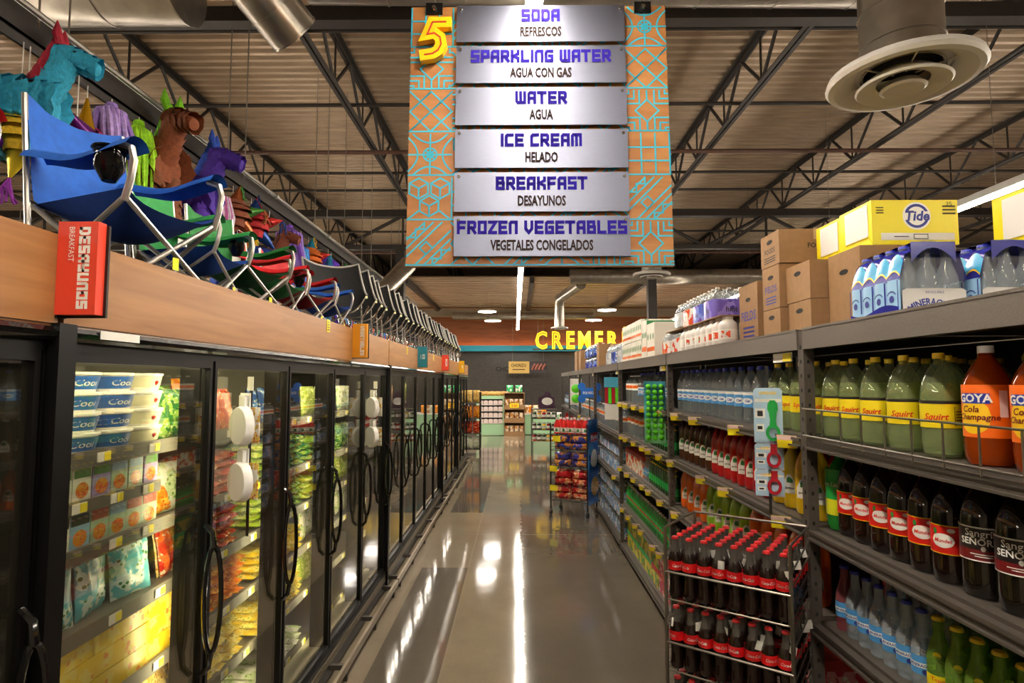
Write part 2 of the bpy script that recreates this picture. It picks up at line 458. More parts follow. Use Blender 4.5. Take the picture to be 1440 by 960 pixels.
# open-web joists along the aisle
ZT, ZB = 5.99, 5.36
angle = B().box(-.055, -.006, -12.8, 12.8, 0, .012).box(-.012, -.006, -12.8, 12.8, 0, .06).box(.006, .055, -12.8, 12.8, 0, .012).box(.006, .012, -12.8, 12.8, 0, .06)
bot_me = angle.mesh('bottom_chord', 'truss', None)
tb = B(); tb.v = [(p[0] * 1.25, p[1], -p[2]) for p in angle.v]; tb.f = [f[::-1] for f in angle.f]
top_me = tb.mesh('top_chord', 'truss', None)
PL = 1.22
dg1 = B().tube((0, 0, 0), (0, PL / 2, ZT - ZB - .04), .022, 6).mesh('web_member', 'truss')
dg2 = B().tube((0, 0, ZT - ZB - .04), (0, PL / 2, 0), .022, 6).mesh('web_member', 'truss')
dgv = B().tube((0, 0, 0), (0, 0, ZT - ZB - .04), .014, 6).mesh('web_member', 'truss')
JX = (-9.5, -7.05, -4.6, -2.15, .35, 2.85, 5.3, 7.75, 10.2)
jn = ('outermost roof joist on the piñata side', 'second roof joist from the piñata side', 'roof joist over the hanging piñatas', 'roof joist over the freezers',
      'roof joist over the middle of the aisle', 'roof joist over the soda racks', 'roof joist above the lamp of the neighbouring aisle',
      'second roof joist past the soda racks', 'outermost roof joist past the soda racks')
for i, x in enumerate(JX):
    j = O('roof_joist', None, loc=(x, 11.5, ZB), label='dark open-web steel ' + jn[i], cat='joist', group='roof joists', kind='structure')
    O('bottom_chord', bot_me, j); O('top_chord', top_me, j, (0, 0, ZT - ZB))
    for k in range(20):
        y = -11.0 + PL * k
        O('web_member', dg1, j, (0, y, .02)); O('web_member', dg2, j, (0, y + PL / 2, .02)); O('web_member', dgv, j, (0, y + .02, .02))
# joist girders and bridging across the aisle
def girder(y, label):
    g = O('joist_girder', None, loc=(0, y, 4.55), label=label, cat='girder', group='joist girders', kind='structure')
    O('top_chord', B().box(-13.9, 13.9, -.09, .09, .66, .8).mesh('top_chord', 'truss', None), g)
    O('bottom_chord', B().box(-13.9, 13.9, -.06, .06, 0, .09).mesh('bottom_chord', 'truss', None), g)
    a = B().tube((0, 0, .05), (1.22, 0, .7), .035).mesh('web_member', 'truss'); c = B().tube((0, 0, .7), (1.22, 0, .05), .035).mesh('web_member', 'truss')
    v = B().tube((0, 0, .05), (0, 0, .7), .025).mesh('web_member', 'truss')
    for k in range(11):
        x = -13.3 + 2.44 * k
        O('web_member', a, g, (x, 0, 0)); O('web_member', c, g, (x + 1.22, 0, 0)); O('web_member', v, g, (x + 1.22, 0, 0))
girder(11.6, 'joist girder of dark steel behind the hanging aisle sign')
# lower roof over the service counters at the far end
b = B(); pr = []; y = 16.0
while y < 23.8:
    pr += [(y, 4.78), (y + .16, 4.78), (y + .2, 4.85), (y + .36, 4.85)]; y += .4
m_ = len(pr)
b.v = [(-14, p[0], p[1]) for p in pr] + [(14, p[0], p[1]) for p in pr]
b.f = [(i, i + 1, m_ + i + 1, m_ + i) for i in range(m_ - 1)]
O('ceiling_lower', b.mesh('ceiling_lower', 'deck', None), kind='structure')
bar_me = B().box(-.06, .06, 0, 7.8, -.16, 0).mesh('purlin', 'truss', None)
for k, x in enumerate((-6.2, -3.1, .4, 3.6, 6.8)):
    O('roof_beam', bar_me, loc=(x, 16.0, 4.775), label=f'short dark beam under the lower far roof, {ORD[k]} from the freezer side', cat='beam', kind='structure', group='beams of the far roof')
def bar(name, y, z, r, mat, label, cat, square=False, x0=-13.9, x1=13.9):
    b = B()
    if square: b.box(x0, x1, -r, r, -r, r)
    else: b.tube((x0, 0, 0), (x1, 0, 0), r, 8)
    O(name, b.mesh(name, mat), loc=(0, y, z), label=label, cat=cat, kind='structure', group='bars across the roof joists')
bar('roof_beam', 5.15, 5.25, .07, 'truss', 'thick dark beam across the joists above the aisle sign', 'beam', True)
for k, y in enumerate((5.65, 7.25, 9.7, 10.6, 13.6, 15.6)):
    bar('bridging_rod', y, 5.44, .025, 'truss', f'thin dark bridging rod across the joists, {ORD[k]} from the camera', 'rod')
bar('sprinkler_pipe', 8.45, 5.3, .032, 'pipe_brown', 'rusty brown sprinkler pipe running across below the roof deck', 'pipe')
bar('sprinkler_pipe', 14.8, 5.2, .03, 'pipe_brown', 'far brown sprinkler pipe running across below the deck', 'pipe')
bar('roof_beam', 22.6, 4.55, .14, M('beam_beige', '8a7a66', .6), 'beige box beam across the far end above the counter', 'beam', True)
# columns
for x, lb in ((-2.36, 'dark steel column rising behind the black chairs'), (2.68, 'dark steel column rising behind the drinks on the rack')):
    O('column', B().box(-.085, .085, -.085, .085, 0, 4.55).mesh('column', 'truss', None), loc=(x, 11.6, 0), label=lb, cat='column', kind='structure', group='roof columns')

# ---------------------------------------------------------------- lamps
def strip_lamp(x0, y0, x1, y1, z, label):
    L_ = math.hypot(x1 - x0, y1 - y0); a = math.degrees(math.atan2(y1 - y0, x1 - x0)) - 90
    t = O('strip_light', None, loc=(x0, y0, z), rz=a, label=label, cat='light', group='ceiling strip lights')
    O('housing', B().box(-.045, .045, 0, L_, 0, .07).mesh('housing', 'white', None), t)
    O('diffuser', B().box(-.04, .04, .01, L_ - .01, -.025, -.0005).mesh('diffuser', 'strip_glow', None), t)
    O('roof_fill', B().box(-.035, .035, .01, L_ - .01, .0705, .074).mesh('roof_fill', 'roof_fill_glow', None), t)  # added glowing plate on the housing, only to brighten the roof deck
    O('end_cap', B().box(-.045, .045, L_, L_ + .02, -.03, .07).mesh('end_cap', 'conduit', None), t)
    w_ = B().tube((0, 0, .07), (0, 0, 6.0 - z), .003, 4).mesh('hanger_wire', 'conduit'); w2 = B().tube((0, 0, .07), (0, 0, 4.782 - z), .003, 4).mesh('hanger_wire', 'conduit')
    k = .6
    while k < L_:
        O('hanger_wire', w_ if k + y0 < 15.9 else w2, t, (0, k, 0)); k += 3
strip_lamp(.115, -4, 0, 21.2, 3.8, 'long white strip light hanging along the middle of the aisle')
strip_lamp(4.65, -4, 4.65, 21, 3.72, 'long white strip light over the aisle behind the soda racks')
strip_lamp(-4.9, -4, -4.9, 21, 3.3, 'long white strip light over the aisle behind the freezers')
strip_lamp(9.3, -4, 9.3, 21, 3.72, 'long white strip light two aisles past the soda racks')
strip_lamp(-9.6, -4, -9.6, 21, 3.72, 'long white strip light two aisles past the freezers')
pd = None
for k, (x, y, z, d) in enumerate(((-.98, 18.6, 4.13, .3), (-.9, 20.9, 4.07, .3), (2.83, 18.4, 4.15, .3), (2.74, 21.0, 4.1, .3))):
    lb = ('round white pendant light, upper of the two beside the far strip light', 'round white pendant light, lower of the two beside the far strip light',
          'round white pendant light, upper one above the yellow lettering', 'round white pendant light, lower one above the yellow lettering')[k]
    t = O('pendant_light', None, loc=(x, y, z), label=lb, cat='light', group='round pendant lights')
    O('shade', B().lathe([(0, .09), (.1, .085), (d, .03), (d + .01, 0), (d - .01, -.005)], 24).mesh('shade', 'white'), t)
    O('diffuser', B().lathe([(0, -.02), (d * .6, -.016), (d - .012, -.004)], 24).mesh('diffuser', 'disc_glow'), t)
    O('hanger_wire', B().tube((0, 0, .09), (0, 0, 4.782 - z), .006, 5).mesh('hanger_wire', 'conduit'), t)

# ---------------------------------------------------------------- ducts
def duct(name, pts, r, label, rings=.3, mat='galvanised', extra=None):
    t = O(name, None, loc=pts[0], label=label, cat='duct')
    q = [Vector(p) - Vector(pts[0]) for p in pts]
    O('duct_tube', B().path(q, r, 28).mesh('duct_tube', mat, 40), t)
    for i in range(len(q) - 1):
        d = q[i + 1] - q[i]; n = max(1, int(d.length / rings))
        sm = B().path([Vector((0, 0, -.008)), Vector((0, 0, .008))], r * 1.025, 28).mesh('seam_ring', mat, 40)
        for k in range(1, n + 1):
            o = O('seam_ring', sm, t, q[i] + d * (k / n) * .999)
            o.rotation_euler = d.to_track_quat('Z', 'Y').to_euler()
    return t
duct('spiral_duct', [(-7.5, 4.35, 5.05), (-2.62, 4.35, 5.05)], .33, 'fat silver spiral duct lying across the upper corner over the chairs', .55)
duct('spiral_duct', [(-2.35, 3.75, 5.3), (-1.82, 4.55, 4.72)], .21, 'short silver duct end pointing down beside the fat spiral duct', .2)
duct('spiral_duct', [(-1.75, 4.6, 5.32), (3.5, 4.75, 5.35)], .27, 'silver duct crossing above the top of the aisle sign', .6)
duct('branch_duct', [(-2.25, 9.4, 3.3), (-1.95, 10.2, 3.95)], .15, 'small silver duct slanting beside the far column above black chairs', .25)
duct('spiral_duct', [(1.4, 15.5, 4.7), (7.4, 15.5, 4.7)], .2, 'long far silver duct crossing above the drinks on the rack', .6)
duct('spiral_duct', [(-2.4, 21.4, 4.3), (2.8, 21.4, 4.3)], .13, 'thin far beige duct crossing in front of the wooden wall', .8)
duct('drop_duct', [(1.75, 16.0, 4.58), (1.28, 17.5, 4.4), (1.27, 17.7, 4.2), (1.27, 17.7, 3.6)], .15, 'far silver drop duct bending down above the yellow lettering', .35)
def diffuser(x, y, z, s, zt, label):
    t = O('ceiling_diffuser', None, loc=(x, y, z), label=label, cat='vent', group='round air diffusers')
    O('flange', B().lathe([(.19*s, .06*s), (.3*s, .075*s), (.375*s, .05*s), (.385*s, .02*s), (.37*s, 0), (.34*s, -.005*s), (.27*s, .03*s), (.235*s, .06*s)], 40).mesh('flange', 'diffuser_white'), t)
    O('cone', B().lathe([(.225*s, -.035*s), (.235*s, -.025*s), (.22*s, -.01*s), (.15*s, .04*s), (.12*s, .06*s)], 40).lathe([(.13*s, .0), (.21*s, -.03*s), (.225*s, -.035*s)], 40).mesh('cone', 'diffuser_white'), t)
    O('centre_disc', B().lathe([(0, -.05*s), (.05*s, -.045*s), (.06*s, -.04*s), (.1*s, -.05*s), (.115*s, -.04*s), (.08*s, 0), (0, .02*s)], 32).mesh('centre_disc', 'diffuser_white'), t)
    sp = B().tube((.06*s, 0, .03*s), (.3*s, 0, .045*s), .005*s, 5).mesh('spoke', 'diffuser_white')
    for k in range(6): O('spoke', sp, t, rz=60 * k + 12)
    O('neck_inside', B().lathe([(.0, .11*s), (.2*s, .11*s)], 24).mesh('neck_inside', 'slot_dark'), t)
    O('duct_tube', B().lathe([(.205*s, .05*s), (.205*s, zt - z)], 32).mesh('duct_tube', 'galvanised'), t)
    rg = B().lathe([(.205*s, -.006), (.212*s, 0), (.205*s, .006)], 32).mesh('seam_ring', 'galvanised')
    k = .2
    while k < zt - z: O('seam_ring', rg, t, (0, 0, k)); k += .2 * s
diffuser(2.117, 3.12, 3.54, .98, 5.95, 'large round white air diffuser on a silver drop duct')
diffuser(2.27, 9.8, 3.68, .82, 4.0, 'small far white round air diffuser in front of the column')
diffuser(1.27, 17.7, 3.5, .7, 3.62, 'tiny far round air diffuser above the yellow lettering')
# rail with piñatas and conduit running along above the freezers
for (x, z, sx, sz, mt, nm, lb) in ((-2.5, 3.66, .05, .045, 'truss', 'hanging_rail', 'dark channel rail above the freezers that the piñatas hang from'),
                                  (-2.66, 3.86, .045, .05, 'truss', 'hanging_rail', 'second dark channel rail running higher behind the piñata rail')):
    t = O(nm, None, loc=(x, 0, z), label=lb, cat='rail')
    O('channel', B().box(-sx, sx, -3, 14, -sz, -sz + .012).box(-sx, -sx + .012, -3, 14, -sz, sz).box(sx - .012, sx, -3, 14, -sz, sz).mesh('channel', mt, None), t)
    hw = B().tube((0, 0, 0), (0, 0, 6.0 - z), .006, 5).mesh('hanger_rod', 'conduit')
    for k in range(6): O('hanger_rod', hw, t, (0, .6 + 2.3 * k, 0))
t = O('conduit_pipe', None, loc=(-2.42, 0, 3.75), label='bright steel conduit running along beside the dark hanging rails', cat='pipe')
O('pipe_run', B().tube((0, -3, 0), (0, 14, 0), .018, 8).mesh('pipe_run', 'conduit'), t)
cl = B().lathe([(.018, -.02), (.03, -.02), (.03, .02), (.018, .02)], 10).mesh('coupling', 'conduit')
for k in range(8): O('coupling', cl, t, (0, .9 + 1.6 * k, 0), rot=(90, 0, 0))
O('hanger_rod', B().tube((0, 3, 0), (0, 3, 2.25), .005, 5).mesh('hanger_rod', 'conduit'), t)
O('hanger_rod', B().tube((0, 8, 0), (0, 8, 2.25), .005, 5).mesh('hanger_rod', 'conduit'), t)

# ---------------------------------------------------------------- hanging aisle sign
SW, SH = 1.22, 1.285
sg = O('aisle_sign', None, loc=(.1, 2.66, 3.062), rot=(90 - 3.5, 0, 0), label='hanging wooden aisle sign with turquoise tile pattern and six metal panels', cat='sign')
O('board', B().box(-SW/2, SW/2, -SH/2, SH/2, -.02, 0).mesh('board', 'sign_wood', None), sg)
pb = B(); cs = SW / 6; LWd = .0075
def cell(kind, cx, cy, s):
    h = s / 2; P_ = lambda *a: pb.stroke([(cx + x * h, cy + y * h) for x, y in a], LWd, 0, .0015)
    P_((-1, -1), (1, -1))
    if kind == 0:
        for t in (-.33, .33): P_((-1, t), (1, t)); P_((t, -1), (t, 1))
        P_((-1, -1), (-1, 1)); P_((1, -1), (1, 1))
    elif kind == 1:
        for t in (-1, 0): P_((-1, t), (-t, 1)) if t else P_((-1, 0), (0, 1)); 
        P_((-1, -1), (1, 1)); P_((-1, 1), (1, -1)); P_((0, -1), (1, 0)); P_((-1, 0), (0, -1)); P_((0, 1), (1, 0)); P_((-1, 0), (0, 1))
    elif kind == 2:
        for (sx, sy) in ((1, 0), (-1, 0), (0, 1), (0, -1)):
            a = []
            for k in range(9):
                q = -.8 + 1.6 * k / 8; d = 1 - .42 * (1 - (q / .8) ** 2)
                a.append((sx * d if sx else q, sy * d if sy else q))
            P_(*a)
        P_((0, -1), (0, 1)); P_((-1, 0), (1, 0))
        P_(*[(.32 * math.cos(k * PI / 6), .32 * math.sin(k * PI / 6)) for k in range(13)])
        P_(*[(.16 * math.cos(k * PI / 4), .16 * math.sin(k * PI / 4)) for k in range(9)])
        P_((-.22, -.22), (.22, .22)); P_((-.22, .22), (.22, -.22))
    elif kind == 3:
        for (x, y) in ((-.5, .5), (.5, .5), (0, -.35)):
            hx = [(x + .5 * math.sin(k * PI / 3), y + .5 * math.cos(k * PI / 3)) for k in range(7)]
            P_(*hx); P_((x, y), hx[1]); P_((x, y), hx[3]); P_((x, y), hx[5])
        P_((-1, -1), (-.5, -.6)); P_((1, -1), (.5, -.6))
    elif kind == 4:
        for t in (-1.2, -.8, -.4, .4, .8, 1.2):
            P_((max(-1, -1 + t), max(-1, -1 - t)), (min(1, 1 + t), min(1, 1 - t)))
        P_((-1, .3), (-.6, .3), (-.6, .7), (-.2, .7), (-.2, 1)); P_((1, -.3), (.6, -.3), (.6, -.7), (.2, -.7), (.2, -1)); P_((-.4, -.2), (-.1, .1), (.2, -.2), (-.1, -.5), (-.4, -.2))
    else:
        for t in (.35, .6, .85):
            for (sx, sy) in ((1, 1), (1, -1), (-1, 1), (-1, -1)):
                P_((sx * t, sy * 1), (sx * t, sy * t), (sx * 1, sy * t))
        P_((0, -.55), (.55, 0), (0, .55), (-.55, 0), (0, -.55)); P_((0, -1), (0, -.55)); P_((0, 1), (0, .55))
left = [5, 0, 1, 2, 3, 4]; lk = [4, 5, 1, 2, 3, 4]
for r_ in range(6):
    cy = SH / 2 - (r_ + .5) * SH / 6
    cell([0, 5, 1, 2, 3, 4][r_], -SW/2 + cs/2, cy, cs * .98)
    cell([2, 1, 5, 0, 4, 5][r_], SW/2 - cs/2, cy, cs * .98)
    for c_ in range(1, 5): cell([1, 4, 2, 5, 3, 0][(r_ + c_) % 6], -SW/2 + (c_ + .5) * cs, cy, cs * .98)
O('tile_pattern', pb.mesh('tile_pattern', 'turquoise', None), sg)
M('brushed', '777a8a', .42, metal=1, noise=.05, nscale=30, stretch=(1, 40, 1))
M('violet', '33278c', 1, spec=0); M('sign_brown', '352b27', 1, spec=0)
heads = ['SODA', 'SPARKLING WATER', 'WATER', 'ICE CREAM', 'BREAKFAST', 'FROZEN VEGETABLES']
subs = ['REFRESCOS', 'AGUA CON GAS', 'AGUA', 'HELADO', 'DESAYUNOS', 'VEGETALES CONGELADOS']
ph = .187; pw = .80; step = .209
for k in range(6):
    cy = SH / 2 - .012 - ph / 2 - step * k
    pn = O('metal_panel', B().box(-pw/2, pw/2, -ph/2, ph/2, 0, .006).mesh('metal_panel', 'brushed', None), sg, (.01, cy, .02), label=f'brushed metal panel reading {heads[k]}')
    O('heading', block_word(B(), heads[k], .064, 0, .008, .009, th=1.95, xs=.87).mesh('heading', 'violet', None), pn)
    O('subtitle', word(B(), subs[k], .066, 0, -.066, .009, bold=.035, xs=.58).mesh('subtitle', 'sign_brown', None), pn)
    for s_ in (-1, 1):
        O('standoff_bolt', B().lathe([(0, .012), (.006, .012), (.008, .006), (.008, -.02)], 10).mesh('standoff_bolt', 'chrome'), pn, (s_ * (pw/2 - .02), ph/2 - .02, 0))
M('numeral_yellow', 'f2b90f', .35); M('numeral_red', 'b02b2a', .4)
u = .026
five = [(1.75,6.55),(-.6,6.55),(-1.55,4.1),(-.3,4.35),(.75,3.55),(1.0,2.2),(.45,1.0),(-.55,.35),(-1.9,.15)]
nb = B().stroke([(x * u, y * u) for x, y in five], .053, 0, .035)
nu = O('numeral', nb.mesh('numeral', 'numeral_yellow', 30), sg, (-.485, .362, .012))
O('numeral_inline', B().stroke([(x * u, y * u) for x, y in five[0:]], .007, .0352, .037).mesh('numeral_inline', 'numeral_red', None), nu)
for s_ in (-1, 1):
    c = O('clamp', B().box(-.04, .04, -.02, .035, -.03, .012).mesh('clamp', 'black_frame', None), sg, (s_ * .5, SH/2 - .02, 0))
    O('clamp_bolt', B().lathe([(0, .03), (.01, .03), (.012, .01)], 10).mesh('clamp_bolt', 'chrome'), c)
    O('hanger_wire', B().tube((0, 0, 0), (0, 2.3, 0), .003, 4).mesh('hanger_wire', 'conduit'), c)

# ---------------------------------------------------------------- freezer cases
Y2 = 1.545; FX = -1.21; DW = .765; ZD0, ZD1 = .2, 1.98
SHELVES = (.25, .55, .84, 1.11, 1.365, 1.665)
hb = B()
hb.path([(.042 + .024 * math.sin(2*PI*k/24), .016 * math.sin(2*PI*k/24), .2 * math.cos(2*PI*k/24)) for k in range(24)], .0095, 8, closed=True)
hb.path([(.042, 0, .195), (.034, 0, .25), (.004, 0, .28)], [.012, .011, .01], 8).path([(.042, 0, -.195), (.034, 0, -.25), (.004, 0, -.28)], [.012, .011, .01], 8)
HANDLE = hb.mesh('handle', 'black_gloss')
fw = .028
db = B()
for (a, c, d, e) in ((.01, fw, ZD0, ZD1), (DW - fw, DW - .01, ZD0, ZD1), (fw, DW - fw, ZD0, ZD0 + fw), (fw, DW - fw, ZD1 - fw, ZD1)): db.box(-.035, 0, a, c, d, e)
DOOR = db.mesh('door', 'black_frame', None)
PANE = B().box(-.02, -.014, fw, DW - fw, ZD0 + fw, ZD1 - fw).mesh('pane', 'door_glass', None)
MULL = B().box(-.115, -.036, -.03, .03, ZD0, ZD1).mesh('mullion', 'black_frame', None)
LAMP = B().add([(-.1156, -.027, ZD0 + .05), (-.1156, -.027, ZD1 - .05), (-.1156, .027, ZD1 - .05), (-.1156, .027, ZD0 + .05)], [(0, 1, 2, 3)]).mesh('lamp_strip', 'case_glow', None)
TAG = B().box(0, .003, -.03, .03, -.016, .016).mesh('price_tag', 'paper', None)
TAGY = B().box(.0031, .0045, .0, .029, -.014, .014).mesh('price_patch', 'tag_yellow', None)
def freezer(y0, nd, label, dark=False):
    t = O('freezer_case', None, loc=(FX, y0, 0), label=label, cat='freezer', group='glass door freezer cases')
    L_ = nd * DW
    O('base_cabinet', B().box(-.95, -.02, -.025, L_ + .025, .02, ZD0).mesh('base_cabinet', 'dark_case', None), t)
    kp = O('kick_plate', B().box(-.02, .015, -.025, L_ + .025, .03, ZD0 - .005).mesh('kick_plate', 'black_frame', None), t)
    O('grille_slot', B().box(.015, .02, 0, L_, .155, .162).box(.015, .02, 0, L_, .135, .142).box(.015, .02, 0, L_, .115, .122).mesh('grille_slot', 'rail_metal', None), kp)
    br = O('bumper_rail', B().box(.11, .13, -.025, L_ + .025, .065, .115).mesh('bumper_rail', 'rail_metal', None), t)
    bk = B().box(.015, .11, -.015, .015, .07, .1).box(.1, .125, -.012, .012, .0, .07).mesh('rail_bracket', 'rack_dark', None)
    for k in range(nd + 1): O('rail_bracket', bk, br, (0, min(max(.1, k * DW), L_ - .1), 0))
    O('back_panel', B().box(-.95, -.92, -.025, L_ + .025, ZD0, 2.05).mesh('back_panel', 'case_inside', None), t)
    O('inner_floor', B().box(-.92, -.04, 0, L_, ZD0, ZD0 + .02).mesh('inner_floor', 'case_inside', None), t)
    O('top_deck', B().box(-2.1, -.03, -.025, L_ + .025, 2.05, 2.245).mesh('top_deck', 'dark_case', None), t)
    O('rear_cabinet', B().box(-2.1, -.96, -.025, L_ + .025, .02, 2.045).mesh('rear_cabinet', 'dark_case', None), t)
    for yy in (-.025, L_):
        O('end_panel', B().box(-.92, -.0, yy, yy + .025, ZD0, 2.05).mesh('end_panel', 'black_frame', None), t)
    O('header', B().box(-.12, .0, 0, L_, ZD1, 2.05).mesh('header', 'black_frame', None), t)
    O('header_trim', B().path([(.012, -.025, 2.025), (.012, L_ + .025, 2.025)], .022, 10).mesh('header_trim', 'black_gloss'), t)
    fs = O('fascia', B().box(-.03, .012, -.025, L_ + .025, 2.05, 2.283).mesh('fascia', 'fascia_wood', None), t)
    for k in range(nd + 1):
        yy = .03 if k == 0 else (L_ - .03 if k == nd else k * DW)
        O('mullion', MULL, t, (0, yy, 0))
        if not dark:
            O('lamp_strip', LAMP, t, (0, yy, 0))
    if not dark: O('lamp_strip', B().box(-.13, -.08, .03, L_ - .03, ZD1 - .006, ZD1 - .001).mesh('lamp_strip', 'case_glow', None), t)  # extra lamp added under the header for more even light on the goods
    for k in range(nd):
        d = O('door', DOOR, t, (.003, k * DW, 0))
        O('pane', PANE, d); O('handle', HANDLE, d, (0, DW - .035, 1.07))
    for k, z in enumerate(SHELVES):
        s_ = O('shelf', B().box(-.9, -.175, .01, L_ - .01, z - .025, z).box(-.175, -.165, .01, L_ - .01, z - .04, z + .012).mesh('shelf', 'case_shelf', None), t)
        for q in range(int(L_ / .27)):
            g = O('price_tag', TAG, s_, (-.164, .16 + .27 * q + R.uniform(-.06, .06), z - .014))
            O('price_patch', TAGY, g)
    return t, fs
f1, fs1 = freezer(1.475 - 2 * DW, 2, 'nearest black glass-door freezer, cut off by the picture edge, with drink reflections', True)
f2, fs2 = freezer(Y2, 5, 'five-door black freezer with lit frozen tubs, boxes and bags')
f3, fs3 = freezer(Y2 + 5 * DW + .08, 5, 'second five-door black freezer behind the thick dark post')
f4, fs4 = freezer(Y2 + 10 * DW + .16, 3, 'three-door black freezer past the red flag sign')
f5, fs5 = freezer(Y2 + 13 * DW + .24, 3, 'last black freezer at the far end of the row')
def post(y, label):
    O('freezer_post', B().box(0, .03, -.03, .03, .02, 2.05).mesh('freezer_post', 'black_frame', None), loc=(FX + .005, y, 0), label=label, cat='post', group='posts between freezers')
post(1.51, 'black upright post between the two nearest freezers')
post(Y2 + 5 * DW + .04, 'thick black post beside the fifth door of the lit freezer')
post(Y2 + 10 * DW + .12, 'slim black post where the third freezer begins')
post(Y2 + 13 * DW + .2, 'slim black post before the last freezer')

# frozen goods
def pillow(name, w_, h_, d_, mat, lie=False):
    """soft bag standing on its bottom seam, front facing +x; crimped at top and bottom"""
    def side(sgn):
        def fn(u_, v_):
            a, c = 2 * u_ - 1, 2 * v_ - 1
            th = d_ / 2 * (1 - abs(a) ** 3.2) ** .6 * (1 - abs(c) ** 5) ** .7
            nar = 1 - .06 * (1 - abs(c)) ** 2
            return (sgn * th + .006 * math.sin(7 * a + 3 * c) * (1 - a * a), a * w_ / 2 * nar, h_ / 2 + c * h_ / 2)
        return fn
    b = B().grid(side(1), 8, 8).grid(lambda u_, v_: side(-1)(1 - u_, v_), 8, 8)
    if lie: b.v = [(p[2] - h_ / 2, p[1], p[0] + d_ / 2) for p in b.v]
    return b.mesh(name, mat, 60)
TUB = {}
def make_tub(lab, patch):
    b = B().lathe([(0, 0), (.043, 0), (.045, .003), (.054, .058)], 20).xf(Matrix.Diagonal((1, 1.45, 1, 1))).mesh('whipped_topping_tub', 'white_gloss')
    lid = B().lathe([(.054, .056), (.058, .056), (.058, .064), (.052, .066), (0, .065)], 20).xf(Matrix.Diagonal((1, 1.45, 1, 1))).mesh('lid', 'white_gloss')
    lb = B().lathe([(.0462, .008), (.0547, .052)], 14, a0=-PI * .55, a1=PI * .4).xf(Matrix.Diagonal((1, 1.45, 1, 1))).mesh('label', lab)
    lg = B()
    word(lg, patch, .03, 0, 0, .0, bold=.01, shear=.2)
    lg = bend(lg, .0505); lg.xf(RZ(90)); lg.xf(T(0, 0, .02))
    lg.v = [(p[0] * (1 + (p[2] - .03) * 3.4), p[1] * (1 + (p[2] - .03) * 3.4) * 1.45, p[2]) for p in lg.v]
    return b, lid, lb, lg.mesh('print', 'white')
M('tub_blue', '2f63b5', .35); M('tub_cream', 'dcd8b8', .4)
tubs = [make_tub('tub_blue', 'Cool'), make_tub('tub_blue', 'Cool'), make_tub('tub_cream', '')]
SX = FX - .17
xs_ = O('shelf', B().box(-.9, -.175, .01, .72, 1.495, 1.515).box(-.175, -.165, .01, .72, 1.482, 1.524).mesh('shelf', 'case_shelf', None), f2)
for q in range(3): O('price_patch', TAGY, O('price_tag', TAG, xs_, (-.164, .3 + .17 * q, 1.503)))
for c in range(3):
    for r_ in range(4):
        b, lid, lb, lg = tubs[c]
        nm = 'blue and white' if c < 2 else 'cream'
        o = O('whipped_topping_tub', b, loc=(SX - .07, 1.9 + .172 * c, SHELVES[5] + .001 + .0665 * r_), rz=R.uniform(-22, -8),
              label=f'{nm} frozen topping tub, {ORD[r_]} up in the {ORD[c]} stack from the near post', cat='tub', group='stacked topping tubs')
        O('lid', lid, o); l_ = O('label', lb, o)
        if c < 2: O('print', lg, l_)
        else: O('berry', B().lathe([(0, -.012), (.008, -.004), (.01, .004), (0, .01)], 8).mesh('berry', 'red_ink'), l_, (.0475, .014, .03))
def frozen_box(w_, h_, d_, mat, topmat):
    b = B().box(-d_, 0, -w_/2, w_/2, 0, h_).mesh('frozen_box', mat, None)
    s_ = B().box(.0002, .0012, -w_/2 + .004, w_/2 - .004, h_ * .62, h_ - .004).mesh('brand_band', topmat, None)
    f_ = B().add([(.0006, math.cos(k*PI/8) * w_ * .36, h_ * .28 + math.sin(k*PI/8) * h_ * .22) for k in range(16)], [tuple(range(16))]).mesh('fruit_picture', printed('fruit_' + mat, 'e08a2a', 'd1541e', 'f0c060', 60), None)
    return b, s_, f_
M('box_white', 'dedbc9', .4); M('box_lilac', '9a86b8', .4); M('box_pale', 'a9b79a', .4); M('box_sky', '8fb1cf', .4); M('band_green', '4f8a3a', .4); M('band_black', '23201e', .4); M('band_red', 'b8402c', .4)
bx2 = [frozen_box(.082, .118, .12, 'box_white', 'band_green'), frozen_box(.082, .118, .12, 'box_lilac', 'band_green'), frozen_box(.082, .118, .12, 'box_pale', 'box_sky'),
       frozen_box(.082, .122, .12, 'box_sky', 'band_black'), frozen_box(.082, .122, .12, 'box_pale', 'band_red'), frozen_box(.082, .122, .12, 'box_white', 'band_black')]
col2 = ['white', 'lilac', 'pale green', 'sky blue', 'pale green', 'white']
def put_box(kind, y, z, n, shelf):
    b, s_, f_ = bx2[kind]
    o = O('frozen_box', b, loc=(SX - .02, y, z + .001), rz=R.uniform(-4, 2), label=f'{col2[kind]} upright frozen snack box, {ORD[n]} along the {shelf} shelf behind the first lit door', cat='box', group='frozen snack boxes')
    O('brand_band', s_, o); O('fruit_picture', f_, o)
for n, k in enumerate((0, 0, 1, 2, 2, 1)): put_box(k, 1.8 + .088 * n, 1.517, n, 'second')
for n, k in enumerate((5, 3, 4, 2, 4, 4)): put_box(k, 1.8 + .088 * n, SHELVES[4], n, 'third')
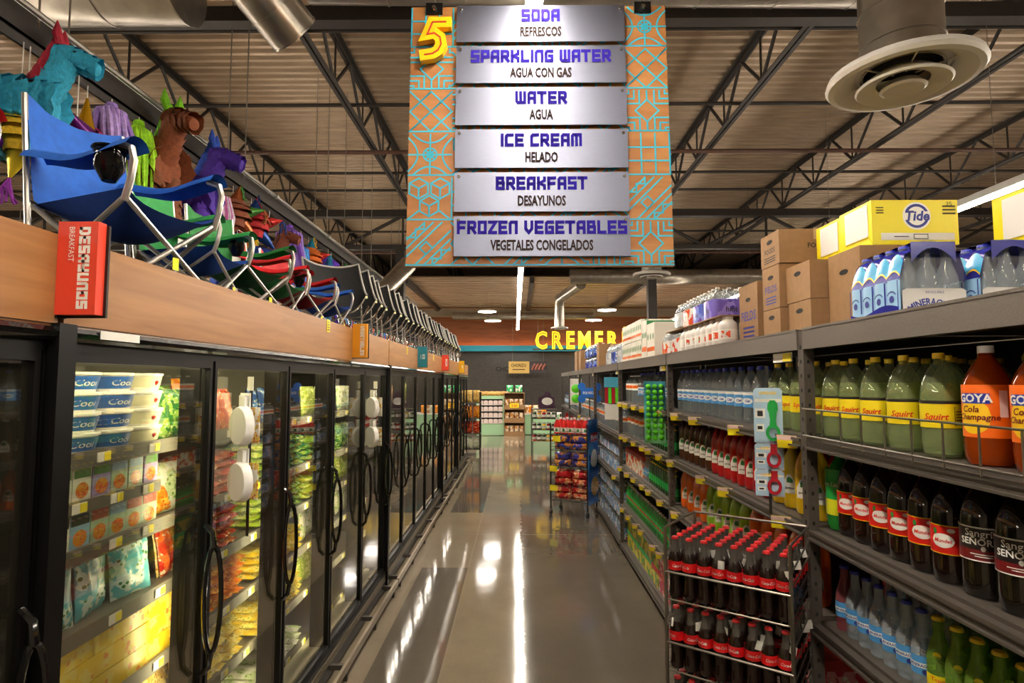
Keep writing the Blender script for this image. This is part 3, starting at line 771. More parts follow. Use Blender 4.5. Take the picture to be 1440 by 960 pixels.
# pillow bags in every other place
printed('bag_red', 'bf2a1c', 'e0682a', 'f0e0c0', 22); printed('bag_orange', 'e07a1a', 'f0b03a', 'c83a1a', 26)
printed('bag_yellow', 'e3c52a', 'f2e27a', '7a9a2a', 26); printed('bag_green', '2f7a35', '9cc45a', 'e8eac8', 26)
printed('bag_lime', '9fb83a', 'd8dc8a', '4a7a2a', 30); printed('bag_white', 'd9d8cc', 'b9c79a', '6a8a4a', 20)
printed('bag_blue', '24509a', '5a86c0', 'e8e4d0', 22); printed('bag_aqua', '5fb0c0', 'c8dcd8', '3a7a4a', 18)
printed('box_yellow', 'e8c51e', 'f0d860', 'e08a2a', 12); printed('bag_gold', 'caa04a', 'e8cc80', '9a6a2a', 24)
BAGN = {'bag_red': 'red', 'bag_orange': 'orange', 'bag_yellow': 'yellow', 'bag_green': 'green', 'bag_lime': 'lime green', 'bag_white': 'pale', 'bag_blue': 'blue', 'bag_aqua': 'aqua and green', 'bag_gold': 'golden'}
BM = {}
def bag(mat, w_, h_, d_, lie):
    k = (mat, w_, h_, d_, lie)
    if k not in BM: BM[k] = pillow('frozen_bag', w_, h_, d_, mat, lie)
    return BM[k]
LV = ['lowest', 'second lowest', 'third lowest', 'third highest', 'second highest', 'top']
DOORW = {0: 'first', 1: 'second', 2: 'third', 3: 'fourth', 4: 'fifth', 5: 'sixth', 6: 'seventh', 7: 'eighth', 8: 'ninth', 9: 'tenth'}
def stand(mat, di, lv, y0, n, pitch=.14, w_=.13, h_=.2, d_=.05, rows=1, n0=0):
    for i in range(n):
        O('frozen_bag', bag(mat, w_, h_, d_, False), loc=(SX - .06 - R.uniform(0, .02), y0 + pitch * i, SHELVES[lv] + .001), rot=(0, -6 + R.uniform(-4, 4), R.uniform(-12, 12)),
          label=f'{BAGN[mat]} upright frozen bag, {ORD[i + n0]} on the {LV[lv]} shelf, {DOORW[di]} lit door', cat='bag', group='upright frozen bags')
def stack(mat, di, lv, y0, n, high, pitch=.17, w_=.155, d_=.042, si=0):
    for i in range(n):
        for j in range(high):
            O('frozen_bag', bag(mat, w_, .22, d_, True), loc=(SX - .11 + R.uniform(-.012, .008), y0 + pitch * i, SHELVES[lv] + .001 + d_ * .93 * j), rz=R.uniform(-5, 5),
              label=f'{BAGN[mat]} flat frozen bag, {ORD[j]} up, pile {ORD[i + si]}, {LV[lv]} shelf, {DOORW[di]} lit door', cat='bag', group='piled frozen bags')
D = lambda k: Y2 + DW * k + (.08 if k >= 5 else 0)
# door 1
stand('bag_green', 0, 5, 2.43, 1, .14, .12, .22); stand('bag_orange', 0, 5, 2.56, 1, .1, .12, .25, n0=1)
stand('bag_aqua', 0, 3, 1.84, 3, .19, .18, .22, .06); stand('bag_orange', 0, 4, 2.4, 2, .13, .12, .12, n0=0); stand('bag_red', 0, 3, 2.45, 1, .1, .13, .21, n0=3); stand('bag_orange', 0, 2, 2.66, 1, .1, .13, .21, n0=3); stand('bag_gold', 0, 1, 1.82, 4, .17, .16, .22)
for i in range(3):
    b = B().box(-.2, 0, -.14, .14, 0, .075).mesh('frozen_box', 'box_yellow', None)
    for j in range(3):
        O('frozen_box', b, loc=(SX - .02, 1.84 + .285 * i, SHELVES[2] + .001 + .078 * j), rz=R.uniform(-2, 2), label=f'flat yellow frozen pizza box, {ORD[j]} up in the {ORD[i]} pile behind the first lit door', cat='box', group='flat yellow frozen boxes')
stack('bag_gold', 0, 0, 1.75, 4, 3)
# doors 2-5
stand('bag_green', 1, 5, D(1) + .16, 2); stand('bag_red', 1, 5, D(1) + .45, 2, n0=2)
stand('bag_white', 1, 4, D(1) + .14, 1); stack('bag_red', 1, 4, D(1) + .36, 2, 5, si=0)
stand('bag_gold', 1, 3, D(1) + .14, 1); stack('bag_red', 1, 3, D(1) + .36, 2, 5, si=0)
stand('bag_gold', 1, 2, D(1) + .14, 2); stack('bag_orange', 1, 2, D(1) + .46, 2, 5, si=0)
stand('bag_gold', 1, 1, D(1) + .14, 2); stack('bag_yellow', 1, 1, D(1) + .46, 2, 5, si=0)
stack('bag_white', 1, 0, D(1) + .14, 4, 4)
stand('bag_blue', 2, 5, D(2) + .14, 4)
stack('bag_lime', 2, 4, D(2) + .14, 2, 5); stack('bag_green', 2, 4, D(2) + .48, 2, 5, si=2)
stack('bag_lime', 2, 3, D(2) + .14, 3, 5); stack('bag_green', 2, 3, D(2) + .65, 1, 5, si=3)
stack('bag_yellow', 2, 2, D(2) + .14, 4, 4)
stack('bag_yellow', 2, 1, D(2) + .14, 4, 4); stack('bag_white', 2, 0, D(2) + .14, 4, 3)
stand('bag_lime', 3, 5, D(3) + .14, 4)
stack('bag_green', 3, 4, D(3) + .14, 4, 4); stack('bag_lime', 3, 3, D(3) + .14, 4, 4); stand('bag_white', 3, 2, D(3) + .14, 4); stand('bag_lime', 3, 1, D(3) + .14, 4)
stand('bag_white', 4, 5, D(4) + .14, 4); stand('bag_green', 4, 4, D(4) + .14, 4); stand('bag_lime', 4, 3, D(4) + .14, 4); stand('bag_white', 4, 2, D(4) + .14, 4)
mm = ['bag_white', 'bag_lime', 'bag_gold', 'bag_red', 'bag_green', 'bag_orange']
for di in range(5, 10):
    for lv in (2, 3, 4, 5): stand(mm[(di * 2 + lv) % 6], di, lv, D(di) + .16, 3, .2, .18, .21, .06)

# flag signs on the freezer fascia
M('flag_red', 'e2452f', .4); M('flag_orange', 'e59a1e', .4); M('flag_teal', '1f7f8c', .4); M('flag_yellow', 'e8b21e', .4)
def flag(y, mat, big, small, label):
    t = O('flag_sign', None, loc=(-1.1975, y, 2.194), label=label, cat='sign', group='flag signs above the freezer doors')
    O('sign_box', B().box(0, .105, -.004, .026, -.122, .122).mesh('sign_box', mat, None), t)
    O('back_plate', B().box(-.006, .112, .0265, .034, -.128, .118).box(0, .006, -.002, .03, -.13, .13).mesh('back_plate', 'black_plastic', None), t)
    q = B(); block_word(q, big, .03, 0, .004, 0, th=2.1) if all(ch in GL or ch == ' ' for ch in big) else word(q, big, .026, 0, .006, 0, bold=.02)
    sc_ = min(1, .215 / (max(p[0] for p in q.v) - min(p[0] for p in q.v)))
    q.v = [(p[0] * sc_, p[1], 0) for p in q.v]
    if small:
        k = len(q.v); word(q, small, .021, -.0, -.022, 0, xs=.85)
        off = min(p[0] for p in q.v[k:]) - min(p[0] for p in q.v[:k]); q.v[k:] = [(p[0] - off, p[1], p[2]) for p in q.v[k:]]
    # reads downwards on the face towards the near end of the aisle
    q.v = [(.052 + p[1], -.0048, -p[0]) for p in q.v]
    O('lettering', q.mesh('lettering', 'white', None), t)
flag(1.49, 'flag_red', 'DESAYUNOS', 'BREAKFAST', 'red flag sign reading DESAYUNOS BREAKFAST above the nearest freezer post')
flag(4.21, 'flag_orange', 'VEGETABLES', '', 'orange flag sign lettered VEGETABLES on the wooden fascia')
flag(6.98, 'flag_teal', 'ICE', 'CREAM', 'teal flag sign on the fascia under the black chairs')
flag(9.2, 'flag_red', 'PIZZA', '', 'small far red flag sign on the freezer fascia')
flag(11.9, 'flag_yellow', 'ICE', '', 'small far yellow flag sign at the end of the fascia')
for fs, y, z in ((fs2, 3.66 - Y2, 2.25), (fs3, 6.3 - D(5), 2.235), (fs3, 8.3 - D(5), 2.235)):
    c = O('price_card', B().box(.013, .0145, -.03, .03, -.04, .04).mesh('price_card', 'tag_yellow', None), fs, (0, y, z))
    q = B()
    for k in range(4): q.box(.0146, .015, -.02, .02, -.028 + .016 * k, -.022 + .016 * k)
    O('print', q.mesh('print', 'ink', None), c)
O('notice', B().box(.013, .0145, -.12, .05, -.012, .012).mesh('notice', 'paper', None), fs2, (.022, .2, 2.03))
# strips with white plastic egg pans hanging in front of the doors
def pan_strip(y, z, label, n=2):
    t = O('clip_strip', None, loc=(FX + .045, y, z), rz=-32, label=label, cat='display strip')
    O('strip', B().box(-.008, .008, .012, .016, -.62, .06).mesh('strip', 'black_plastic', None), t)
    O('header_card', B().box(-.02, .02, .008, .011, .0, .06).mesh('header_card', 'paper', None), t)
    for k in range(n):
        p = O('plastic_pan', None, t, (0, 0, -.02 - .235 * k))
        bb = B().grid(lambda u_, v_: ((.072 - .018 * v_) * math.cos(2*PI*u_) , -.012 - .035 * math.sin(min(1, v_ * 1.6) * PI / 2), -.13 + (.088 - .016 * v_) * math.sin(2*PI*u_)), 24, 5, True)
        o_ = len(bb.v) - 24; bb.f.append(tuple(o_ + i for i in range(24)))
        O('pan', bb.mesh('pan', 'white_gloss'), p)
        O('pan_handle', B().box(-.02, .02, -.03, -.012, -.05, .0).box(-.035, .035, -.014, -.01, -.06, .01).mesh('pan_handle', 'white_gloss', None), p)
        O('pan_card', B().box(.03, .09, -.004, -.001, -.2, -.05).mesh('pan_card', printed('pan_print', 'e9e4d8', 'd8b04a', 'b8402c', 30), None), p)
pan_strip(2.52, 1.86, 'black strip with two white plastic egg pans hanging before the second lit door')
pan_strip(4.75, 1.84, 'black strip with white plastic pans hanging before the fifth lit door')

# ---------------------------------------------------------------- camp chairs on the freezer tops
def camp_chair(fab, fab2, scale=1., cup=True, tagc=None):
    s = scale
    fabm = M('cloth_' + fab, fab, .75, noise=.12, nscale=25, bump=.25, bscale=30); fabd = M('cloth_' + fab2, fab2, .8, noise=.12, nscale=25, bump=.2, bscale=30)
    t = O('camp_chair', None)
    w_ = .18
    sag = lambda u_, v_: (1 - (2*u_-1)**2) * (1 - (2*v_-1)**2)
    O('seat', B().grid(lambda u_, v_: ((-w_ + 2*w_*u_) * s, (-.19 + .37*v_) * s, (.255 - .075*sag(u_, v_) - .02*(1-(2*u_-1)**2) + .025*(abs(2*u_-1)**6)*(1-v_)) * s), 12, 10).mesh('seat', fabd, 60), t)
    O('backrest', B().grid(lambda u_, v_: ((-w_*.98 + 2*w_*.98*u_) * s, (.185 + .06*v_ + .06*(1-(2*u_-1)**2)*(1 - .5*v_) + .004*math.sin(20*u_+9*v_)) * s, (.27 + .33*v_ + .035*abs(2*u_-1)**2*v_) * s), 12, 8).mesh('backrest', fabm, 60), t)
    for sx in (-1, 1):
        a = O('armrest', B().grid(lambda u_, v_: (sx*(w_ + .03 - .085*u_) * s, (-.21 + .42*v_) * s, (.425 - .03*math.sin(PI*v_) + .012*math.sin(PI*u_) - .05*max(0, abs(2*u_-1)-.6) + .004*math.sin(9*v_)) * s), 6, 10).mesh('armrest', fabm, 60), t)
        if cup and sx < 0:
            O('cup_net', B().path([(-.165*s + .045*s*math.cos(k*PI/8), -.1*s + .045*s*math.sin(k*PI/8), .41*s) for k in range(16)], .006*s, 5, closed=True)
              .lathe([(.045*s, 0), (.042*s, -.06*s), (.02*s, -.1*s)], 12, (-.165*s, -.1*s, .41*s)).mesh('cup_net', clear('net_black', '4a4a4a', .5, '101010')), a)
    ms = 'tube_steel'
    def leg(p, q): O('leg', B().tube(tuple(x*s for x in p), tuple(x*s for x in q), .0085*s, 8).mesh('leg', ms), t)
    leg((-w_, -.18, 0), (w_*.96, -.18, .25)); leg((w_, -.18, 0), (-w_*.96, -.18, .25))
    leg((-w_, .18, 0), (w_*.96, .18, .25)); leg((w_, .18, 0), (-w_*.96, .18, .25))
    for sx in (-1, 1):
        leg((sx*w_, -.18, 0), (sx*w_, .18, .25)); leg((sx*w_, .18, 0), (sx*w_, -.18, .25))
        O('back_post', B().tube((sx*w_*s, .18*s, 0), (sx*w_*.98*s, .25*s, .63*s), .009*s, 8).mesh('back_post', ms), t)
        O('arm_post', B().path([tuple(x*s for x in p) for p in ((sx*w_, -.18, .24), (sx*w_, -.2, .3), (sx*w_, -.21, .36), (sx*w_, -.2, .4), (sx*w_, -.15, .42))], .0105*s, 8).mesh('arm_post', ms), t)
        O('foot', B().lathe([(0, 0), (.014*s, 0), (.014*s, .02*s), (0, .03*s)], 8, (sx*w_*s, -.18*s, 0)).lathe([(0, 0), (.014*s, 0), (.014*s, .02*s), (0, .03*s)], 8, (sx*w_*s, .18*s, 0)).mesh('foot', 'black_plastic'), t)
    if tagc:
        O('care_tag', B().box(.08*s, .15*s, .15*s, .152*s, .3*s, .38*s).mesh('care_tag', 'paper', None), t)
        O('leg_sticker', B().box(-.012*s, .012*s, -.2*s, -.198*s, .06*s, .1*s).mesh('leg_sticker', 'tag_yellow', None), t)
    return t
ZC = 2.246
def place(t, x, y, rz, label, group='colourful camp chairs on the freezer'):
    t.location = (x, y, ZC); t.rotation_euler = (0, 0, math.radians(rz)); t['label'] = label; t['category'] = 'chair'; t['group'] = group
place(camp_chair('cc1a1f', 'a31318', .8, False), -1.5, 1.3, 84, 'red camp chair cut off by the picture edge, nearest of all')
place(camp_chair('1a5fc0', '123f94', 1.14, True, True), -1.5, 2.2, 76, 'large bright blue camp chair with mesh cup holder above the red sign')
place(camp_chair('2a8f45', '1c4fae', .9, False, True), -1.5, 2.68, 90, 'green camp chair with blue seat beside the large blue one')
place(camp_chair('1f7a35', '14512a', .92, True, True), -1.47, 3.07, 74, 'dark green camp chair with green backrest and silver legs')
place(camp_chair('cf2026', '1d6a32', .88, False, False), -1.5, 3.47, 92, 'red camp chair with green seat behind the dark green one')
place(camp_chair('b81a22', '8a121a', .84, True, True), -1.46, 3.87, 76, 'dark red camp chair above the yellow price card')
place(camp_chair('1b57b0', '133c86', .84, False, True), -1.47, 4.36, 86, 'blue camp chair beside the orange flag sign')
M('lab_cream', 'd8d49a', .6)
def bucket_chair():
    """half-folded black sling chair: bucket of cloth between two bent chrome hoops, slanted legs; faces -y"""
    t = O('camp_chair', None); W = .25
    fm = M('cloth_black', '0a0a0c', .75, noise=.15, nscale=25, bump=.2, bscale=30)
    def sl(u_, v_):
        a = 2*u_ - 1
        y = -.02 + .2*v_ + .03*abs(a)**2; z = .26 + .4*v_**1.3 + .14*abs(a)**2.5*(1 - v_*.7)
        return (a*W, y - .05*(1 - a*a)*(1 - v_)*0 + .09*(1 - a*a)*v_**.5, z - .05*(1 - a*a)*(1 - v_))
    O('sling', B().grid(sl, 14, 8).mesh('sling', fm, 60), t)
    rim = [sl(0, v/6) for v in range(7)] + [sl(u/8, 1) for u in range(1, 9)] + [sl(1, 1 - v/6) for v in range(1, 7)]
    O('frame_hoop', B().path(rim, .0095, 7).mesh('frame_hoop', M('rim_silver', 'c4c0b8', .35, metal=.3)), t)
    O('front_bar', B().path([sl(u/8, 0) for u in range(9)], .008, 7).mesh('front_bar', 'chrome'), t)
    for sx in (-1, 1):
        O('leg', B().tube((sx*W, -.03, .3), (sx*W*.8, .19, 0), .008, 7).mesh('leg', 'chrome'), t)
        O('leg', B().tube((sx*W, .15, .45), (sx*W*.8, -.03, 0), .008, 7).mesh('leg', 'chrome'), t)
    O('swing_tag', B().box(W - .03, W - .01, -.03, -.027, .365, .385).mesh('swing_tag', 'lab_cream', None), t)
    return t
blk = bucket_chair()
nb_ = 0
y = 4.85
place(blk, -1.5, y, 0, 'first black camp chair in the row after the blue one', 'row of black camp chairs')
blk.rotation_euler = (0, 0, math.radians(38))
while y < 13.2:
    y += .285 if not 8.9 < y < 9.2 else .5
    nb_ += 1
    clone(blk, (-1.5 + R.uniform(-.02, .02), y, ZC), 38 + R.uniform(-3, 3), f'black camp chair with chrome legs, {ORD[nb_]} in the tight row over the freezers', 'row of black camp chairs')

# ---------------------------------------------------------------- piñatas hanging behind the chairs
def paper_mat(c): return M('tissue_' + c, c, .8, noise=.22, nscale=40, bump=.4, bscale=60)
def frill(b, c, axis, r0, r1, L_, layers, n=18, jag=.35):
    """layers of fringed tissue along an axis"""
    c = Vector(c); a = Vector(axis).normalized(); u_ = a.orthogonal().normalized(); w_ = a.cross(u_)
    for k in range(layers):
        t0, t1 = k / layers, (k + 1.5) / layers
        ra = r0 + (r1 - r0) * t0; rb = (r0 + (r1 - r0) * min(1, t1)) * 1.3
        p = []
        for (t, r_) in ((t0, ra), (t1, rb)):
            for j in range(n):
                an = 2*PI*j/n; rr = r_ * (1 + (.08 * R.uniform(-1, 1)))
                tt = t + (jag / layers if (t == t1 and j % 2) else 0)
                p.append(c + a * (L_ * min(tt, 1.15)) + (u_ * math.cos(an) + w_ * math.sin(an)) * rr)
        b.add(p, [(j, (j + 1) % n, n + (j + 1) % n, n + j) for j in range(n)])
    return b
def string(t, z): O('string', B().tube((0, 0, 0), (0, 0, z + .02), .003, 4).mesh('string', 'paper'), t)
def pin(x, y, z, label): return O('pinata', None, loc=(x, y, z), label=label, cat='piñata', group='piñatas hanging over the freezers')
RAILZ = 3.615
def tassel(x, y, z, h_, r_, cols, label):
    h_ *= 1.15; r_ *= 1.3; z = min(3.57, z + .16)
    t = pin(x, y, z, label); string(t, RAILZ - z)
    for k, c in enumerate(cols):
        b = B(); n = 19
        for j in range(n):
            a = 2*PI*(j + k / len(cols)) / n; q = R.uniform(.55, 1.15)
            pts = [(0, 0, 0), (r_*.7*math.cos(a), r_*.7*math.sin(a), -h_*.12), (r_*q*math.cos(a+.2), r_*q*math.sin(a+.2), -h_*.5), (r_*q*.9*math.cos(a+.4), r_*q*.9*math.sin(a+.4), -h_*q)]
            b.path(pts, [.006, r_*.13, r_*.16, r_*.06], 5)
        O('streamers', b.mesh('streamers', paper_mat(c), 40), t)
    O('knot', B().lathe([(0, .03), (.03, .015), (.035, -.01), (.02, -.04), (0, -.05)], 10).mesh('knot', paper_mat(cols[0])), t)
def star(x, y, z, r_, c1, cols, label, spikes=6):
    r_ *= 1.15; z = min(3.36, z + .14)
    t = pin(x, y, z, label); string(t, RAILZ - z)
    b = B()
    for k in range(6): frill(b, (0, 0, r_ * math.cos(PI * k / 6.2)), (0, 0, -1), r_ * math.sin(PI * (k + .3) / 6.2), r_ * math.sin(PI * (k + 1) / 6.2), r_ * .34, 1, 20, .5)
    b.lathe([(r_*.9*math.sin(PI*k/8), r_*.9*math.cos(PI*k/8)) for k in range(9)][::-1], 16)
    O('ball', b.mesh('ball', paper_mat(c1), 40), t)
    for k in range(spikes):
        a = 2*PI*k/spikes + .3; d = Vector((math.cos(a)*.8, math.cos(a)*.6, math.sin(a)))
        c = cols[k % len(cols)]
        sp_ = O('spike', B().path([d*r_*.8, d*r_*2.05], [r_*.48, .004], 12).mesh('spike', M('foil_' + c, c, .25, metal=.5)), t)
        e = B()
        for j in range(6):
            q = d*r_*2.0; e.path([q, q + Vector((R.uniform(-.03, .03), R.uniform(-.03, .03), -.05)), q + Vector((R.uniform(-.05, .05), R.uniform(-.05, .05), -.13))], .006, 4)
        O('tassel', e.mesh('tassel', paper_mat(cols[(k + 1) % len(cols)])), sp_)
def animal(x, y, z, s, rz, c1, c2, c3, label):
    s *= 1.15; z += .03
    t = pin(x, y, z, label); string(t, RAILZ - z); t.rotation_euler = (0, 0, math.radians(rz))
    b = B(); frill(b, (0, .2*s, 0), (0, -1, -.04), .105*s, .115*s, .36*s, 6); b.path([(0, .2*s, 0), (0, -.16*s, -.01)], .09*s, 12)
    O('body', b.mesh('body', paper_mat(c1), 40), t)
    for (lx, ly) in ((-.06, .14), (.06, .14), (-.06, -.12), (.06, -.12)):
        O('leg', frill(B().tube((lx*s, ly*s, 0), (lx*s, ly*s, -.3*s), .035*s, 10), (lx*s, ly*s, -.05*s), (0, 0, -1), .045*s, .05*s, .24*s, 5, 14).mesh('leg', paper_mat(c2), 40), t)
    nk = B(); frill(nk, (0, -.1*s, .03*s), (0, -.45, 1), .07*s, .055*s, .26*s, 5, 14); nk.path([(0, -.1*s, .03*s), (0, -.22*s, .29*s)], .05*s, 10)
    O('neck', nk.mesh('neck', paper_mat(c1), 40), t)
    hd = B(); frill(hd, (0, -.17*s, .3*s), (0, -1, -.3), .062*s, .05*s, .18*s, 4, 14); hd.path([(0, -.15*s, .3*s), (0, -.33*s, .245*s), (0, -.36*s, .235*s), (0, -.37*s, .232*s)], [.06*s, .046*s, .036*s, .004], 10)
    h_ = O('head', hd.mesh('head', paper_mat(c1), 40), t)
    for sx in (-1, 1):
        O('ear', B().path([(sx*.035*s, -.18*s, .34*s), (sx*.05*s, -.17*s, .4*s), (sx*.055*s, -.17*s, .47*s)], [.02*s, .026*s, .003], 8).mesh('ear', paper_mat(c3), 40), h_)
        O('eye', B().lathe([(0, -.012*s), (.012*s, 0), (0, .012*s)], 8, (sx*.055*s, -.26*s, .3*s)).mesh('eye', 'ink'), h_)
    O('mane', frill(B(), (0, -.06*s, .06*s), (0, -.35, 1), .05*s, .03*s, .3*s, 6, 10, .8).mesh('mane', paper_mat(c3), 40), t)
    O('tail', B().path([(0, .2*s, .03*s), (0, .28*s, .0), (0, .3*s, -.12*s)], [.02*s, .03*s, .012*s], 8).mesh('tail', paper_mat(c3), 40), t)
def cone_hat(x, y, z, h_, r_, c1, c2, label, tilt=(0, 0, 0)):
    t = pin(x, y, z, label); string(t, RAILZ - z)
    bb = B().path([(0, 0, -h_/2), (0, 0, h_/2)], [r_, .006], 20); bb.xf(Matrix.Rotation(math.radians(tilt[1]), 4, 'Y') @ RX(tilt[0]))
    O('cone', bb.mesh('cone', M('foil_' + c1, c1, .25, metal=.5)), t)
    b2 = frill(B(), (0, 0, -h_/2 + .03), (0, 0, -1), r_*1.05, r_*1.2, .09, 2, 22, .6); b2.xf(Matrix.Rotation(math.radians(tilt[1]), 4, 'Y') @ RX(tilt[0]))
    O('fringe', b2.mesh('fringe', paper_mat(c2), 40), t)
PX = -2.5
animal(PX, 2.82, 3.28, .78, 110, '2fa3c4', '5fb6d6', 'a81e34', 'turquoise fringed animal piñata with red zigzags at the picture edge')
cone_hat(PX + .04, 3.14, 3.33, .3, .07, '6a1c78', 'a82a6a', 'shiny purple cone piñata lying sideways beside the turquoise animal', (70, 60, 0))
cone_hat(PX, 3.26, 3.42, .24, .06, 'c89414', 'e8c020', 'golden cone piñata hanging just under the rail')
tassel(PX + .03, 3.42, 3.5, .3, .08, ['9a7ac8', 'b89ad8'], 'lavender streamer piñata behind the large blue chair')
star(PX, 2.86, 3.0, .1, 'd8b020', ['e0c22a', '8a2a9a'], 'gold foil star piñata low behind the red chair')
animal(PX, 3.85, 3.3, .95, 70, '8a4a2a', '7a4526', '7cc81e', 'brown animal piñata beside a lime green streamer')
tassel(PX + .04, 3.66, 3.42, .42, .075, ['8fd01e', 'a8e02a'], 'lime green streamer piñata behind the blue chair')
animal(PX, 4.3, 3.28, .92, 100, '4a2a9a', '5a34b0', '2a50b8', 'purple and indigo animal piñata with spiky ears')
tassel(PX + .03, 4.72, 3.3, .34, .08, ['d8d0dc', 'd070b0'], 'white and pink streamer piñata')
star(PX, 5.0, 3.26, .12, '8a4a30', ['4a8a3a', 'a85a30'], 'brown star piñata with green tips')
star(PX, 5.35, 3.22, .13, 'b8242a', ['d83a34', '24468a'], 'plain red star piñata with blue tips')
animal(PX, 5.1, 2.74, .8, 80, '2a4ab0', 'b8242a', 'e0b020', 'blue and red animal piñata low behind the green chair')
animal(PX, 5.75, 3.1, .7, 100, '8a4a34', '9a5a3a', '6a3a2a', 'rust brown animal piñata between red star and purple streamers')
tassel(PX + .03, 6.2, 3.42, .62, .13, ['7a4ac0', 'a88ad8'], 'large purple streamer piñata above the red chair')
tassel(PX + .02, 6.55, 3.3, .42, .09, ['2a6ac0', '4a9ad8'], 'light blue streamer piñata next to the large purple one')
star(PX, 6.85, 3.32, .12, 'd86a1e', ['c82a24', '2a9ac0', 'e8b020'], 'orange star piñata with red and blue tips')
animal(PX, 7.1, 2.85, .95, 80, '2f7ac8', '3a8ad8', '1f5aa8', 'sky blue animal piñata behind the dark red chair')
tassel(PX + .04, 7.45, 3.36, .75, .14, ['5a2ab0', '6a3ac8'], 'deep purple streamer piñata, darkest and longest of all')
animal(PX, 7.7, 2.9, .8, 100, 'c88a1e', 'd89a2a', 'b8501e', 'mustard orange animal piñata below the deep purple streamers')
star(PX, 8.2, 3.2, .11, '2f9a4a', ['e8c020', '2a8a4a'], 'green star piñata with yellow tips')
tassel(PX + .04, 8.5, 3.12, .5, .1, ['4a7ac8', '7aa8d8'], 'pale blue streamer piñata under the green star')
tassel(PX + .04, 9.0, 3.2, .5, .1, ['c02a8a', 'd83a5a'], 'magenta streamer piñata')
tassel(PX + .04, 9.4, 3.26, .62, .1, ['d8342a', 'e8902a'], 'red and orange streamer piñata')
tassel(PX + .04, 9.85, 3.18, .6, .09, ['e0c81e', '4aa88a'], 'yellow streamer piñata with green strands')
tassel(PX + .04, 10.3, 3.1, .5, .09, ['2a7ac0', 'a83a6a'], 'blue and plum streamer piñata, last before the column')

# ---------------------------------------------------------------- soda racking
RXF = 1.19
LEV = (.1, .53, .96, 1.32, 1.675)
slot = B()
for k in range(34):
    z = .1 + .0585 * k
    slot.box(-.0306, -.03, -.006, .006, z, z + .016)
    slot.box(-.016, -.006, -.0231, -.0225, z, z + .014)
SLOT = slot.mesh('slot_row', 'slot_dark', None)
UPR = B().box(-.03, .012, -.0225, .0225, 0, 2.112).box(-.045, .03, -.0225, .0225, 0, .008).mesh('upright', 'rack_dark', None)
def upright(t, x, y):
    u_ = O('upright', UPR, t, (x, y, 0)); O('slot_row', SLOT, u_, kind='stuff')
TG = B().box(-.004, -.001, -.04, .04, -.055, 0).mesh('price_tag', 'tag_yellow', None)
TGR = B().box(-.0045, -.0039, -.04, .04, -.02, 0).mesh('tag_top', M('tag_pale', 'e8c9c0', .5), None)
TGI = B().box(-.0048, -.0039, -.022, .022, -.035, -.022).mesh('price_print', 'ink', None)
def tag(s_, y, z, big=True):
    g = O('price_tag', TG, s_, (-.047, y, z)); g.rotation_euler = (0, math.radians(-12), math.radians(R.uniform(42, 62))); O('tag_top', TGR, g)
def rack(y0, L_, levels, label, tags=(), last=False, ntag=4):
    t = O('soda_rack', None, loc=(RXF, y0, 0), label=label, cat='rack', group='bays of the soda racking')
    upright(t, 0, 0); upright(t, .95, 0)
    if last: upright(t, 0, L_); upright(t, .95, L_)
    O('top_beam', B().box(-.034, .0, .024, L_ - .024, 2.03, 2.115).box(-.036, -.034, .024, L_ - .024, 2.107, 2.116).mesh('top_beam', 'rack_grey', None), t)
    O('top_deck', B().box(0, 1.0, .0235, L_ - .0235, 2.085, 2.11).mesh('top_deck', 'rack_dark', None), t)
    O('back_panel', B().box(.97, .985, .03, L_ - .03, .0, 2.08).mesh('back_panel', 'back_dark', None), t)
    for k, z in enumerate(levels):
        s_ = O('shelf', B().box(.0, .96, .026, L_ - .026, z - .03, z).box(-.03, .0, .026, L_ - .026, z - .045, z - .012).box(-.042, -.03, .026, L_ - .026, z - .045, z - .038).box(-.036, -.03, .026, L_ - .026, z - .02, z - .008).mesh('shelf', 'rack_dark', None), t)
        if k in tags:
            for q in range(ntag): tag(s_, .2 + (L_ - .4) * q / max(1, ntag - 1) + R.uniform(-.1, .1), z - .004)
    hd = O('header_tag', B().box(-.012, -.008, .12, .3, 1.985, 2.025).mesh('header_tag', 'paper', None), t)
    O('price_patch', B().box(-.014, -.0121, .12, .2, 1.988, 2.022).mesh('price_patch', 'tag_yellow', None), hd)
    return t
rkA = rack(.25, 2.15, LEV, 'nearest bay of the soda rack with two-litre bottles behind a wire fence')
rkB = rack(2.4, 2.15, LEV, 'second soda rack bay, behind the wire rack of small cola bottles', (2, 3, 4), ntag=4)
rkC = rack(4.55, 2.2, LEV, 'third soda rack bay, with green bottles and yellow price tags', (1, 2, 3, 4), ntag=6)
rkD = rack(6.75, 2.2, (.1, .8, 1.29), 'fourth soda rack bay, stacked with blue water packs', (1,), ntag=2)
rkE = rack(8.95, 2.2, (.1, .8, 1.29), 'fifth soda rack bay, beside the rolling snack rack', (2,), ntag=3)
rkF = rack(11.15, 2.2, (.1, .8, 1.29), 'sixth soda rack bay, behind the rolling snack rack')
rkG = rack(13.35, 2.2, (.1, .8, 1.29), 'last soda rack bay at the far end', last=True)
shA = [c for c in KIDS[rkA.name] if c.name.startswith('shelf')][-1]
wf = B().tube((-.046, .95, LEV[4] + .115), (-.046, 2.12, LEV[4] + .115), .0035, 6).tube((-.046, .95, LEV[4] + .01), (-.046, 2.12, LEV[4] + .01), .0035, 6)
for k in range(10): wf.tube((-.046, .97 + .125 * k, LEV[4] - .01), (-.046, .97 + .125 * k, LEV[4] + .115), .0032, 6)
O('wire_fence', wf.mesh('wire_fence', 'steel_wire'), shA)

